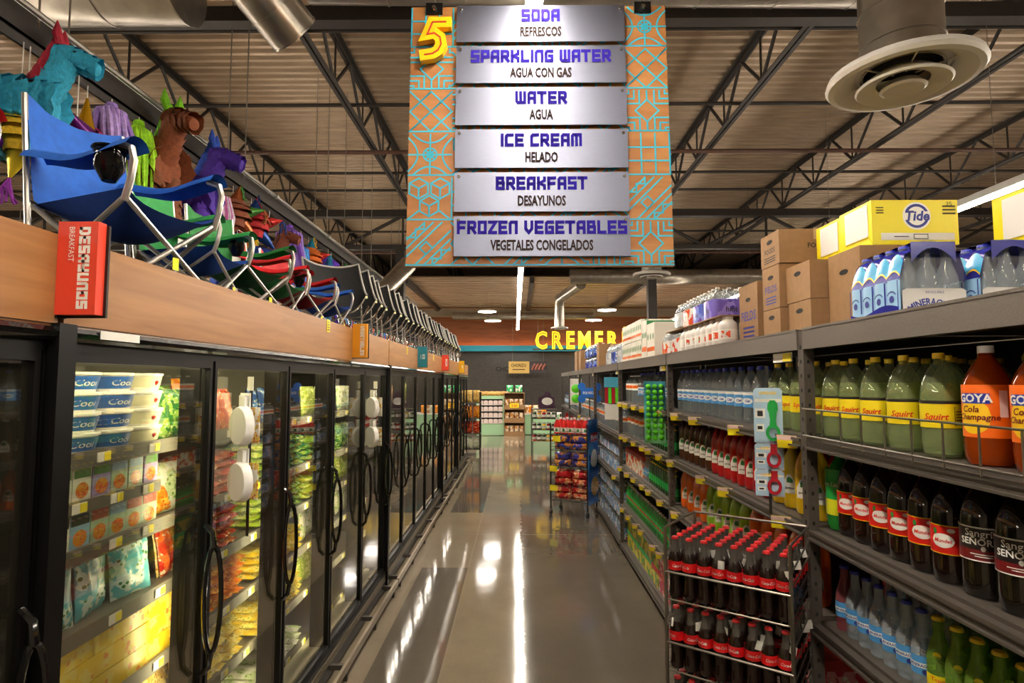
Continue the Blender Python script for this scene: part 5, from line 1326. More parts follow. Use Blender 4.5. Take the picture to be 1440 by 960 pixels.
# mineral water packs at the front
M('film_blue', '272a8e', .2, coat=.3); M('film_cyan', '2f9fcf', .2, coat=.3); M('panel_sky', '9cc8ea', .4); M('tray_white', 'd9d6d0', .6)
def mineral_pack(x, y, label):
    t = O('mineral_water_pack', None, loc=(x, y, ZR), label=label, cat='pack', group='film-wrapped mineral water packs')
    r, h = .034, .232; nx, ny = 3, 4; p = .0685; W, L_ = nx*p, ny*p
    bm = B().lathe(prof_long(r, h), 14).mesh('bottle', 'glass_water', 50); cm = crown_cap(.0145, h*.965, 'cap_blue')
    for i in range(nx):
        for j in range(ny):
            o = O('bottle', bm, t, ((i + .5)*p, (j + .5)*p, .004)); O('cap', cm, o)
    tr = B().box(-.003, W + .003, -.003, L_ + .003, 0, .004)
    arc_ = [(0, 0), (W, 0), (W, .085), (W*.93, .092), (W*.07, .092), (0, .085)]
    e = B().ext([(q[0], q[1]) for q in arc_], 0, .003); e.xf(Matrix(((1, 0, 0, 0), (0, 0, -1, 0), (0, 1, 0, 0), (0, 0, 0, 1))))
    tr.add(e.v, e.f); tr.add([(q[0], q[1] + L_ + .004, q[2]) for q in e.v], e.f)
    T_ = O('tray', tr.mesh('tray', 'tray_white', None), t)
    q = B(); word(q, 'MINERAGUA', .03, W*.42, .038, 0, bold=.03, xs=.8, arc=.09); 
    disc2(q, W*.42, .018, .014, .017)
    word(q, 'RECICLABLE', .011, W*.5, .075, 0)
    disc2(q, W*.86, .032, .022, .022)
    q.v = [(p_[0], -.0042, p_[1]) for p_ in q.v]
    O('print', q.mesh('print', 'ink_blue', None), T_)
    q = B(); disc2(q, W*.86, .032, .014, .014); word(q, 'M', .02, W*.86, .026, .0001); q.v = [(p_[0], -.0048 - p_[2], p_[1]) for p_ in q.v]
    O('seal', q.mesh('seal', 'panel_sky', None), T_)
    # printed film on the aisle side: pale bottle panels, wavy cyan shoulder and blue band
    s_ = O('side_film', B().grid(lambda u_, v_: (-.006 - .006*abs(math.sin(PI*ny*u_)), L_*u_, .004 + .12*v_), 32, 2).mesh('side_film', 'panel_sky', 50), t)
    O('base_band', B().grid(lambda u_, v_: (-.0135, L_*u_, (.002) + (.03 + .012*math.sin(PI*u_*2))*v_), 16, 1).mesh('base_band', 'film_blue', None), s_)
    wv = B(); 
    for j in range(ny + 1): wv.grid(lambda u_, v_: (-.0136, min(L_, max(0, L_*j/ny - .004 + .008*u_)), .03 + .09*v_), 1, 1)
    O('divider', wv.mesh('divider', 'film_blue', None), s_)
    q = B()
    for j in range(ny):
        disc2(q, (j + .5)*p, .06, .012, .012); q.stroke([((j + .5)*p + .022*math.cos(a), .068 + .018*math.sin(a)) for a in (.4, .9, 1.57, 2.2, 2.7)], .004)
    q.v = [(-.0137, p_[0], p_[1]) for p_ in q.v]
    O('print', q.mesh('print', 'ink_blue', None), s_)
    def hood(u_, v_):
        yy = L_*v_; bump = .02*abs(math.sin(PI*ny*v_))
        if u_ < .25: k = u_/.25; return (-.008 + .022*k, yy, .12 + (.085 + bump*.6)*k)
        if u_ > .75: k = (1 - u_)/.25; return (W + .008 - .022*k, yy, .12 + (.085 + bump*.6)*k)
        k = (u_ - .25)/.5; return (.014 + (W - .028)*k, yy, .205 + bump*.6 + .03*math.sin(PI*k))
    hd_ = O('film_hood', B().grid(hood, 24, 24).mesh('film_hood', 'film_blue', 50), t)
    def wave(u_, v_, lo, hi):
        k = lo + (hi - lo)*v_ + .18*abs(math.sin(PI*ny*u_)); bump = .02*abs(math.sin(PI*ny*u_)); k = min(1, k)
        return (-.0095 + .022*k, L_*u_, .1205 + (.085 + bump*.6)*k)
    O('film_wave', B().grid(lambda u_, v_: wave(u_, v_, .2, .75), 32, 3).mesh('film_wave', 'film_cyan', 50), hd_)
    O('film_line', B().grid(lambda u_, v_: (wave(u_, v_, .14, .2)[0] - .0006,) + wave(u_, v_, .14, .2)[1:], 32, 1).mesh('film_line', 'lab_goldyel', 50), hd_)
    O('film_ridge', B().grid(lambda u_, v_: (.05 + (W - .1)*u_, -.004 + (L_ + .008)*v_, .2405 + .006*math.sin(PI*u_) + .008*abs(math.sin(PI*ny*v_))), 8, 16).grid(lambda u_, v_: (.03 + (W - .06)*u_, -.006, .245 - (.02 + .05*abs(2*u_-1)**2)*v_), 12, 2).mesh('film_ridge', 'film_blue', 50), t)
    O('film_end', B().grid(lambda u_, v_: (.006 + (W - .012)*u_, -.005 - .006*math.sin(PI*u_), .09 + .1*v_), 10, 4).mesh('film_end', 'film', 60), t)
mineral_pack(1.255, 1.9, 'blue film-wrapped mineral water pack nearest the rack edge, beside the brown cartons')
mineral_pack(1.50, 1.88, 'second blue film-wrapped mineral water pack, partly behind the rack edge')
mineral_pack(1.745, 1.86, 'third blue film-wrapped mineral water pack, deepest on the rack')
# detergent cartons, yellow, with a cut-out front, standing on brown cartons
M('soap_yellow', 'e9d616', .4); M('soap_white', 'dcd8d2', .5)
def soap_box(x, y, z, sx, sy, sz, label, rz=0, logo=True):
    t = O('detergent_box', B().box(0, sx, 0, sy, 0, sz).mesh('detergent_box', 'soap_yellow', None), loc=(x, y, z), rz=rz, label=label, cat='box', group='yellow detergent boxes')
    O('inner_carton', B().box(-.004, -.0005, sy*.1, sy*.8, sz*.2, sz*.93).mesh('inner_carton', 'soap_white', None), t)
    q = B(); q.stroke([(sy*.1, sz*.2), (sy*.8, sz*.2)], .004, 0, .003); q.stroke([(sy*.1, sz*.2), (0, 0)], .003, 0, .003); q.v = [(-.001 - p[2], p[0], p[1]) for p in q.v]
    O('flap_edge', q.mesh('flap_edge', 'tag_yellow', None), t)
    if logo:
        def face(b, d): b.v = [(p[0], -d - p[2], p[1]) for p in b.v]; return b
        q = B(); disc2(q, sx*.52, sz*.64, sz*.31, sz*.31, n=32); lw = O('logo_disc', face(q, .001).mesh('logo_disc', 'white', None), t)
        q = B(); q.stroke([(sx*.52 + sz*.24*math.cos(2*PI*k/24), sz*.64 + sz*.24*math.sin(2*PI*k/24)) for k in range(24)], sz*.06, 0, 0, True); O('logo_ring', face(q, .0015).mesh('logo_ring', 'ink_blue', None), lw)
        q = B(); rect2(q, sx*.52 - sz*.3, sx*.52 + sz*.3, sz*.55, sz*.74); 
        O('logo_bar', face(q, .0018).mesh('logo_bar', 'white', None), lw)
        q = B(); word(q, 'Tide', sz*.3, sx*.52, sz*.54, 0, bold=.035, shear=.15); O('logo_word', face(q, .0022).mesh('logo_word', 'ink_blue', None), lw)
        q = B(); rect2(q, sx*.1, sx*.95, sz*.1, sz*.26); O('info_strip', face(q, .001).mesh('info_strip', 'soap_white', None), t)
        q = B(); rect2(q, sx*.25, sx*.42, sz*.17, sz*.19); q.stroke([(sx*.48, sz*.13), (sx*.64, sz*.13), (sx*.64, sz*.23), (sx*.48, sz*.23)], .003, 0, 0, True)
        for k in range(3): rect2(q, sx*.05, sx*.14, sz*(.7 + .06*k), sz*(.72 + .06*k)); rect2(q, sx*.82, sx*.97, sz*(.68 + .08*k), sz*(.71 + .08*k))
        word(q, '25', sz*.14, sx*.9, sz*.86, 0)
        O('print', face(q, .0014).mesh('print', 'ink', None), t)
soap_box(1.485, 2.42, 2.47, .36, .24, .19, 'yellow detergent box with round logo on the brown cartons behind the water packs')
soap_box(1.50, 2.68, 2.47, .36, .22, .19, 'yellow detergent box with white side, directly behind the logo box', logo=False)
soap_box(1.80, 1.95, 2.375, .36, .24, .21, 'yellow detergent box at the picture edge, behind the water packs')
carton(1.43, 2.42, ZR, .4, .25, .355, 'tall plain brown carton carrying the yellow logo box')
carton(1.36, 2.7, ZR, .4, .22, .17, 'low brown carton of the lower layer beside the rack joint'); carton(1.36, 2.7, ZR + .176, .4, .24, .178, 'brown carton of the upper layer with a dark mark')
carton(1.33, 2.95, ZR, .4, .2, .16, 'small brown carton at the bottom of the third pile'); carton(1.33, 2.95, ZR + .166, .4, .2, .22, 'upright brown carton in the middle of the third pile', txt='FIELDS')
carton(1.33, 2.94, ZR + .392, .4, .22, .17, 'printed brown carton on top of the third pile', txt='FOODS', txtm='ink')
carton(1.75, 1.95, ZR, .5, .3, .262, 'brown carton supporting the yellow box at the picture edge')
carton(1.32, 3.2, ZR, .4, .26, .34, 'tall printed brown carton with blue band beside the white jugs', txt='FIELDS')
carton(1.55, 3.6, ZR, .45, .35, .36, 'brown carton lettered Green behind the white jugs', 'cardboard_pale', txt='Green', txtm='ink')
# white jugs and packs along the second bay
M('jug_white', 'cfcac4', .4); M('jug_cap', 'b8aea4', .5)
jb = B().lathe([(0, 0), (.05, 0), (.056, .015), (.056, .12), (.05, .14), (.03, .158), (.03, .17), (0, .17)], 18).mesh('milk_jug', 'jug_white', 50)
jc = B().lathe([(.032, .16), (.032, .178), (0, .18)], 14).mesh('cap', 'jug_cap')
jw = band(.0566, .04, .1, 'lab_white'); jr = B().lathe([(.0572, .05), (.0572, .09)], 8, a0=-2.6, a1=-1.6).mesh('print', printed('jug_print', 'd8d4cc', 'd84a2a', '4a8a4a', 20))
n = 0
for k in range(8):
    for q in range(2):
        o = O('milk_jug', jb, loc=(1.27 + .118*q, 3.52 + .118*k, ZR), rz=R.uniform(-20, 20), label=f'small white plastic jug, {ORD[k]} from the printed carton, {("front", "second")[q]} row', cat='jug', group='white plastic jugs on the rack')
        O('cap', jc, o); l_ = O('label', jw, o); O('print', jr, l_); n += 1
def juice_pack(x, y, z, cols, label, words, nx=2, ny=3, r=.045, h=.2):
    t = water_pack(nx, ny, r, h, 'cap_white', cols, 'ink', words)
    return tagit(t, (x, y, z), 0, label, 'film packs on top of the rack')
printed('wrap_violet', '6a5ab8', '8a7ad0', '4a3a9a', 8); printed('wrap_periwinkle', '4a5ac0', '7a88d8', '6a3aa0', 7); printed('wrap_redwhite', 'e0dcd4', 'd84428', 'e8b04a', 9); printed('wrap_greenwhite', 'dcdccc', '3a8a4a', 'd8683a', 10)
juice_pack(1.23, 4.5, ZR, 'wrap_redwhite', 'white and red film pack beside the joint of the second bay', '', 2, 4, .04, .2)
juice_pack(1.23, 4.86, ZR, 'wrap_redwhite', 'second white and red film pack further along', '', 2, 3, .04, .2)
sh = O('slip_sheet', B().box(0, .42, 0, 1.3, 0, .006).mesh('slip_sheet', 'cardboard', None), loc=(1.22, 3.5, ZR + .182), label='brown cardboard sheet lying on the white jugs under the violet packs', cat='cardboard')
juice_pack(1.24, 3.78, ZR + .189, 'wrap_violet', 'violet flavoured water pack with dark lettering on the white jugs', 'hint', 3, 3, .036, .2)
juice_pack(1.24, 4.02, ZR + .189, 'wrap_periwinkle', 'blue and purple flavoured water pack beside the violet one', 'hint', 3, 3, .036, .2)
juice_pack(1.24, 4.26, ZR + .189, 'wrap_redwhite', 'white film pack with red mark on the jugs', '', 3, 3, .036, .2)
juice_pack(1.24, 4.5, ZR + .204, 'wrap_grey', 'pale film pack at the end of the upper layer', '', 3, 3, .036, .18)
# third bay: cartons of bottled drinks with green print
def drink_case(x, y, z, sx, sy, sz, label, mat, sidem, grp='printed drink cases on top of the rack'):
    t = O('drink_case', B().box(0, sx, 0, sy, 0, sz).mesh('drink_case', mat, None), loc=(x, y, z), label=label, cat='case', group=grp)
    O('end_panel', B().box(.004, sx - .004, -.0015, -.0003, .004, sz - .004).mesh('end_panel', sidem, None), t)
    q = B().add([(-.001, .025*math.cos(a*PI/6), .03*math.sin(a*PI/6)) for a in range(12)], [tuple(range(12))[::-1]]).mesh('dot', 'emblem_green', None)
    for k in range(3): O('dot', q, t, (0, sy*(k + .5)/3, sz*.62))
    O('stripe', B().box(-.0012, -.0003, .005, sy - .005, sz*.2, sz*.32).mesh('stripe', 'lab_orange', None), t)
M('case_white', 'd6d1c4', .5); M('case_green', '2a7a48', .5)
drink_case(1.22, 5.2, ZR, .3, .3, .32, 'tall white drink case with black hand hole', 'case_white', 'case_white')
drink_case(1.22, 5.52, ZR, .3, .2, .37, 'green-edged drink case beside the tall white one', 'case_white', 'case_green')
for k in range(4):
    for j in range(2): drink_case(1.22, 5.75 + .26*k, ZR + .205*j, .3, .25, .2, f'white drink case with green dots, {ORD[k]} along, {("lower", "upper")[j]} layer', 'case_white', 'wrap_greenwhite')
for k, (cl_, lb, wd) in enumerate((('wrap_grey', 'clear film water pack after the white drink cases', ''), ('wrap_navy', 'blue and clear water pack in the fourth bay top', ''), ('wrap_grey', 'clear water pack with green label spot', ''))):
    juice_pack(1.23, 7.05 + .45*k, ZR, cl_, lb, wd, 3, 4, .05, .27)
carton(1.24, 8.9, ZR, .4, .25, .36, 'narrow brown carton between clear and blue water packs')
for k in range(3):
    for j in range(2): juice_pack(1.23, 9.5 + .48*k, ZR + .205*j, 'wrap_navy', f'blue film water pack on the fifth bay top, {ORD[k]} along, {("lower", "upper")[j]} layer', 'AGUA', 3, 4, .05, .2)
carton(1.24, 11.5, ZR, .4, .4, .4, 'far brown carton at the end of the rack top'); carton(1.24, 12.2, ZR, .4, .5, .42, 'farthest brown carton on the rack top')

# ---------------------------------------------------------------- cards hanging on clip strips along the rack
M('card_blue', 'a8c4d8', .5); M('opener_green', '1fa048', .2, coat=.4); M('opener_red', 'b01a2a', .2, coat=.4)
t = O('bottle_opener_strip', None, loc=(1.13, 2.66, 1.87), rz=-18, label='clip strip of bottle openers on pale blue cards hanging at the rack post', cat='display strip')
O('strip', B().box(-.006, .006, .004, .007, -.56, .1).mesh('strip', 'black_plastic', None), t)
for k, (dz, hh, mt, nm) in enumerate(((-.245, .245, 'opener_green', 'green'), (-.364, .117, 'opener_red', 'red'), (-.483, .117, 'opener_red', 'red'))):
    c = O('opener_card', B().ext([(-.06, 0), (.06, 0), (.06, hh - .012), (.05, hh), (-.05, hh), (-.06, hh - .012)], 0, .002).xf(RX(90)).mesh('opener_card', 'card_blue', None), t, (0, .003*k, dz), label=f'pale blue card with {nm} bottle opener')
    b = B().stroke([(.018 + .024*math.cos(a), .045 + .03*math.sin(a)) for a in [2*PI*q/14 for q in range(14)]], .013, .0, .012, True)
    if k == 0: b.ext([(.002, .066), (.034, .066), (.03, .1), (.034, .135), (.04, .15), (.038, .175), (.028, .19), (.008, .19), (-.002, .175), (-.004, .15), (.002, .135), (.006, .1)], 0, .014)
    else: b.ext([(.002, .066), (.034, .066), (.03, .1), (.032, .114), (.004, .114), (.006, .1)], 0, .014)
    b.xf(RX(90)); b.xf(T(0, -.0025, 0))
    O('opener', b.mesh('opener', mt, 40), c)
    q = B(); word(q, 'OPENER', .02, 0, hh - .03, 0, bold=.02); q.v = [(p[0], -.0028, p[1]) for p in q.v]; O('heading', q.mesh('heading', 'lab_goldyel', None), c)
    q = B(); rect2(q, -.055, -.012, hh*.45, hh*.62); rect2(q, -.05, -.018, hh*.2, hh*.34); rect2(q, -.055, .055, hh*.74, hh*.8); q.v = [(p[0], -.0027, p[1]) for p in q.v]; O('print', q.mesh('print', 'lab_white', None), c)
    q = B(); rect2(q, -.045, -.022, hh*.48, hh*.58); rect2(q, -.045, -.025, hh*.24, hh*.3); q.v = [(p[0], -.003, p[1]) for p in q.v]; O('picture', q.mesh('picture', 'ink', None), c)
# green bubble tray
t = O('ice_tray_pack', None, loc=(1.115, 4.78, 1.4), rz=-12, label='pack of lime green ball trays hanging from the third bay', cat='display strip')
O('strip', B().box(-.008, .008, .004, .007, .0, .58).mesh('strip', 'black_plastic', None), t)
O('backing_card', B().box(-.085, .085, 0, .003, 0, .5).mesh('backing_card', M('card_teal', '3f9ab8', .5), None), t)
O('plastic_blister', B().box(-.083, .083, -.012, -.0005, .0, .2).mesh('plastic_blister', M('blister', '7cc88a', .3), None), t)
ballm = B().lathe([(0, -.022), (.016, -.015), (.022, 0), (.016, .015), (0, .022)], 12).mesh('ball', M('ball_lime', '5fd02a', .25))
for i in range(3):
    for j in range(10): O('ball', ballm, t, (-.05 + .05*i, -.02 if j > 3 else -.014, .045 + .046*j))
# further clip-strip goods
t = O('sponge_pack', None, loc=(1.115, 6.95, 1.45), rz=-10, label='hanging pack with green and red stripes under a blue header', cat='display strip')
O('header_card', B().box(-.09, .09, 0, .003, .38, .5).mesh('header_card', 'card_teal', None), t); O('strip', B().box(-.008, .008, .004, .007, .0, .56).mesh('strip', 'black_plastic', None), t)
O('bag', B().box(-.085, .085, -.02, -.0005, 0, .18).mesh('bag', 'lab_white', None), t)
for k, c_ in enumerate(('opener_red', 'ball_lime', 'opener_red', 'ball_lime')): O('sponge', B().box(-.08 + .041*k, -.045 + .041*k, -.03, -.0005, .19, .375).mesh('sponge', c_, None), t)
t = O('blue_toy_pack', None, loc=(1.115, 9.1, 1.55), rz=-10, label='bright blue bone-shaped pack hanging on a black strip', cat='display strip')
O('strip', B().box(-.008, .008, .006, .009, -.2, .45).mesh('strip', 'black_plastic', None), t)
M('toy_blue', '1f6fd0', .35)
bb = B().box(-.13, .13, -.03, .0, .1, .25)
for sx in (-1, 1):
    for zz in (.08, .27): bb.ext([(sx*.12 + .06*math.cos(2*PI*k/14), zz + .06*math.sin(2*PI*k/14)) for k in range(14)], 0, .03)
nbx = 8
bb.v[nbx:] = [(p[0], -p[2], p[1]) for p in bb.v[nbx:]]
O('bone_pack', bb.mesh('bone_pack', 'toy_blue', None), t)
q = B(); word(q, 'SQUEEZE', .05, 0, .155, 0, bold=.02); q.v = [(p[0], -.0315, p[1]) for p in q.v]; O('lettering', q.mesh('lettering', 'white', None), t)
t = O('paddle_toy_pack', None, loc=(1.115, 11.25, 1.45), rz=-8, label='hanging card with two lime green discs', cat='display strip')
O('backing_card', B().box(-.11, .11, 0, .003, 0, .5).mesh('backing_card', 'paper', None), t); O('strip', B().box(-.008, .008, .004, .007, -.05, .56).mesh('strip', 'black_plastic', None), t)
for k in range(2): O('disc', B().lathe([(0, .012), (.07, .01), (.085, 0)], 18).xf(RX(90)).mesh('disc', 'ball_lime'), t, (0, -.002, .12 + .19*k))

# ---------------------------------------------------------------- rolling snack rack in the aisle
t = O('snack_rack', None, loc=(.72, 8.35, 0), rz=-28, label='rolling black wire rack of packaged snacks with a blue side poster', cat='rack')
W_, Dp, H_ = .56, .36, 1.42
for x in (-W_/2, W_/2):
    for y in (0, Dp):
        O('post', B().tube((x, y, .09), (x, y, H_ if y else H_ - .12), .011, 8).mesh('post', 'black_frame'), t)
        c = O('caster', B().lathe([(0, -.015), (.035, -.015), (.04, 0), (.035, .015), (0, .015)], 14).xf(RY(90)).mesh('caster', 'black_plastic'), t, (x, y, .042))
        O('caster_fork', B().box(-.02, .02, -.012, .012, .02, .05).mesh('caster_fork', 'steel_wire', None), c)
TZ = (.22, .42, .68, .92, 1.14)
for z in TZ:
    b = B()
    for j in range(8): b.tube((-W_/2 + W_*j/7, 0, z), (-W_/2 + W_*j/7, Dp, z), .004, 5)
    for j in (0, .5, 1): b.tube((-W_/2, Dp*j, z - .005), (W_/2, Dp*j, z - .005), .006, 6)
    b.tube((-W_/2, -.005, z + .05), (W_/2, -.005, z + .05), .004, 6)
    O('wire_shelf', b.mesh('wire_shelf', 'black_frame'), t)
po = O('side_poster', B().box(W_/2 + .012, W_/2 + .018, -.0, Dp + .02, .18, 1.36).mesh('side_poster', printed('poster', '1f5fa8', '3a86c8', '2a4a90', 3), None), t)
O('poster_name', B().box(W_/2 + .0185, W_/2 + .02, .08, .36, 1.05, 1.17).mesh('poster_name', 'opener_red', None), po)
q = B(); word(q, 'Marías', .1, 0, 0, 0, bold=.02); q.v = [(W_/2 + .0205, .22 + p[0], 1.08 + p[1]) for p in q.v]; O('poster_lettering', q.mesh('poster_lettering', 'white', None), po)
O('milk_picture', B().add([(W_/2 + .019, .22 + .13*math.cos(2*PI*k/16), .78 + .16*math.sin(2*PI*k/16)*(1 if k < 9 else .6)) for k in range(16)], [tuple(range(16))]).mesh('milk_picture', 'lab_white', None), po)
O('biscuit_picture', B().add([(W_/2 + .019, .24 + .15*math.cos(2*PI*k/16), .42 + .13*math.sin(2*PI*k/16)) for k in range(16)], [tuple(range(16))]).mesh('biscuit_picture', 'bag_gold', None), po)
sd = B()
for z in (.3, .5, .75, 1.0, 1.25): sd.tube((-W_/2, 0, z), (-W_/2, Dp, z), .004, 5)
O('side_wire', sd.mesh('side_wire', 'black_frame'), t)
for (x, z, n_) in ((-.18, 1.08, 'upper'), (-.23, .655, 'middle'), (-.23, .385, 'lower')):
    O('price_card', B().box(x - .06, x + .06, -.014, -.011, z - .04, z + .04).mesh('price_card', 'tag_yellow', None), t)
rot8 = Matrix.Rotation(math.radians(-28), 3, 'Z')
def on_rack(x, y, z): v = rot8 @ Vector((x, y, 0)); return (.72 + v.x, 8.35 + v.y, z)
printed('pack_purple', '3a3a8a', 'd8904a', 'b8642a', 14); printed('pack_red', 'c01f28', 'e08a5a', 'e8e0d0', 14)
pk = {'pack_purple': pillow('biscuit_pack', .25, .1, .14, 'pack_purple'), 'pack_red': pillow('biscuit_pack', .25, .1, .14, 'pack_red')}
for z, m_, nm in ((.92, 'pack_purple', 'fourth'), (.68, 'pack_purple', 'third'), (.42, 'pack_red', 'second'), (.22, 'pack_red', 'lowest')):
    for j in range(2):
        for i in range(2):
            for q in range(2):
                O('biscuit_pack', pk[m_], loc=on_rack(-.135 + .27*i, .1 + .16*q, z + .006 + .098*j), rz=62, label=f'{("purple and orange", "red")[m_ == "pack_red"]} biscuit pack, {nm} rack tier, {("left", "right")[i]} column, {("lower", "upper")[j]}, {("front", "rear")[q]}', cat='pack', group='biscuit packs on the rolling rack')
K_sauce = Kind('sauce_bottle', B().lathe([(0, 0), (.045, 0), (.048, .02), (.048, .12), (.03, .17), (.018, .2), (.018, .21), (0, .21)], 14).mesh('sauce_bottle', 'lab_red', 50), [('cap', screw_cap(.02, .2, .03, 'cap_white')), ('label', band(.0486, .02, .09, 'lab_white'), ('leaf_mark', print_on(.0494, [lambda b: disc2(b, 0, .055, .018, .022)], 'emblem_green', 'leaf_mark')))], 'red sauce bottle')
for i in range(5):
    for q in range(2): K_sauce.put(on_rack(-.22 + .11*i, .1 + .13*q, 1.147), -20 + R.uniform(-12, 12), f'red sauce bottle on the rolling rack, {ORD[i]} from its aisle side, {("front", "rear")[q]} row', 'red sauce bottles')

# ---------------------------------------------------------------- far end of the aisle
M('case_mint', '9cc49a', .45); M('meat_white', 'd4c2bc', .5); M('bread', 'c08a4a', .7, noise=.2, nscale=12); M('mush_white', 'd8c8b8', .6)
# green refrigerated case
t = O('dairy_case', None, loc=(-.95, 20.6, 0), label='pale green open dairy case with white goods at the end of the aisle', cat='display case')
O('case_body', B().box(-.5, .5, .05, .8, 0, 1.38).mesh('case_body', 'case_mint', None), t)
O('front_panel', B().box(-.5, .5, 0, .05, .02, .42).mesh('front_panel', 'case_mint', None), t)
O('case_frame', B().box(-.5, -.42, 0, .05, .42, 1.38).box(.42, .5, 0, .05, .42, 1.38).box(-.42, .42, 0, .05, 1.28, 1.38).mesh('case_frame', 'case_mint', None), t)
O('inner_back', B().box(-.42, .42, .03, .05, .42, 1.28).mesh('inner_back', 'slot_dark', None), t)
for k in range(4): O('shelf', B().box(-.42, .42, -.02, .03, .42 + .215*k, .435 + .215*k).mesh('shelf', 'white', None), t)
for k in range(4):
    for i in range(5):
        O('milk_pack', B().box(-.075, .075, -.04, .02, 0, .13).box(-.05, .05, -.03, .01, .13, .145).mesh('milk_pack', 'meat_white', None), loc=(-1.29 + .17*i, 20.61, .437 + .215*k), label=f'white dairy pack, {ORD[i]} along, shelf {ORD[k]} from the bottom of the green case', cat='pack', group='white packs in the green case')
for k in range(5):
    O('bread_bag', pillow('bread_bag', .34, .16, .16, 'bread', True), loc=(-1.32 + .2*k, 20.95, 1.382), rz=80 + R.uniform(-20, 20), label=f'brown bread bag on the green dairy case, {ORD[k]} from the freezer side', cat='bread', group='bread bags on the dairy case')
# cardboard stand with bagged loaves
t = O('cardboard_stand', None, loc=(-.12, 20.45, 0), label='brown cardboard floor stand of bagged rolls with a yellow price sign', cat='display stand'); KIDS_STAND = t
for k in range(3):
    z = .06 + .46*k
    O('tray', B().box(-.35, .35, 0, .45, z - .04, z).box(-.35, .35, -.01, .0, z - .06, z + .1).mesh('tray', 'cardboard', None), t)
O('side_wall', B().box(-.36, -.345, 0, .45, 0, 1.48).box(.345, .36, 0, .45, 0, 1.48).box(-.36, .36, .43, .45, 0, 1.48).mesh('side_wall', 'cardboard', None), t)
O('price_sign', B().box(-.16, .16, -.02, -.012, .98, 1.14).mesh('price_sign', 'tag_yellow', None), t)
q = B(); word(q, '2/$5', .12, -.0, 1.02, 0, bold=.02); q.v = [(p[0], -.0215, p[1]) for p in q.v]; O('price_print', q.mesh('price_print', 'red_ink', None), t)
rb = pillow('roll_bag', .15, .3, .12, printed('roll_print', 'a8703a', 'd8c0a0', 'e8dcc8', 8), False)
for k in range(3):
    for i in range(4): O('roll_bag', rb, loc=(-.38 + .17*i, 20.55, .061 + .46*k), rz=-90, label=f'bagged rolls on the cardboard stand, {ORD[i]} along, tier {ORD[k]} from the floor', cat='bag', group='bagged rolls on the cardboard stand')
O('tray', B().box(-.36, .36, 0, .45, 1.48, 1.5).mesh('tray', 'cardboard', None), KIDS_STAND)
for k in range(2): O('tortilla_bag', pillow('tortilla_bag', .24, .26, .12, printed('bag_mint', '2fa860', 'e8ece4', '1f8a4a', 9), False), loc=(-.28 + .32*k, 20.68, 1.501), rz=-90, label=f'green and white bag on top of the cardboard stand, {("freezer", "rack")[k]} side', cat='bag', group='green bags on the cardboard stand')
# low green counter with snacks
t = O('green_counter', None, loc=(.62, 20.9, 0), label='low pale green counter piled with snack bags beside the cardboard stand', cat='counter')
O('counter_body', B().box(-.36, .95, 0, .8, .02, .72).mesh('counter_body', 'case_mint', None), t); O('counter_top', B().box(-.38, .97, -.02, .82, .72, .76).mesh('counter_top', 'white', None), t)
O('kick_base', B().box(-.34, .93, .03, .78, 0, .02).mesh('kick_base', 'black_frame', None), t)
for k in range(10):
    O('snack_bag', pillow('snack_bag', .2, .28, .1, ('roll_print', 'bag_orange', 'bag_white')[k % 3], False), loc=(.33 + .15*(k % 5), 21.02 + .25*(k // 5), .761), rz=-90 + R.uniform(-15, 15), label=f'snack bag on the low green counter, {ORD[k % 5]} along, {("front", "back")[k // 5]} row', cat='bag', group='snack bags on the green counter')
# jar rack with round sign
t = O('jar_rack', None, loc=(.7, 15.9, 0), rz=-6, label='dark rack of jars with a purple round sign on top', cat='rack')
for x in (-.33, .33):
    for y in (0, .4): O('post', B().box(x - .012, x + .012, y - .012, y + .012, 0, 1.3).mesh('post', 'rack_dark', None), t)
for k, z in enumerate((.3, .6, .9, 1.15)): O('shelf', B().box(-.34, .34, -.01, .41, z - .02, z).mesh('shelf', 'cardboard' if k < 1 else 'rack_dark', None), t)
M('sign_purple', '3f1f3a', .5)
sp_ = O('sign_card', B().ext([(-.22, 0), (.22, 0), (.22, .3), (.12, .34), (.1, .44), (-.02, .46), (-.08, .36), (-.22, .3)], 0, .02).xf(RX(90)).mesh('sign_card', 'sign_purple', None), t, (.08, 0, 1.16))
q = B(); disc2(q, .02, .2, .15, .1); q.v = [(p[0], -.022, p[1]) for p in q.v]; O('oval', q.mesh('oval', 'lab_white', None), sp_)
jr_ = B().lathe([(0, 0), (.05, 0), (.052, .015), (.052, .12), (.04, .14), (.04, .15), (0, .15)], 12)
jm = [jr_.mesh('jar', c, 50) for c in ('jar_red', 'jar_brown', 'green_bottle', 'lab_goldyel')]
jl = B().lathe([(.043, .15), (.043, .175), (0, .177)], 12).mesh('lid', 'jug_cap'); jb2 = band(.0526, .03, .1, 'lab_white', n=12)
r6 = Matrix.Rotation(math.radians(-6), 3, 'Z')
for k, z in enumerate((.3, .6, .9)):
    for i in range(5):
        for q in range(2):
            v = r6 @ Vector((-.26 + .13*i, .08 + .14*q, 0))
            o = O('jar', jm[(k + i) % 4], loc=(.7 + v.x, 15.9 + v.y, z + .001), label=f'jar with white label on the dark rack, {ORD[i]} along, tier {ORD[k]}, {("front", "rear")[q]}', cat='jar', group='jars on the dark rack')
            O('lid', jl, o); O('label', jb2, o)
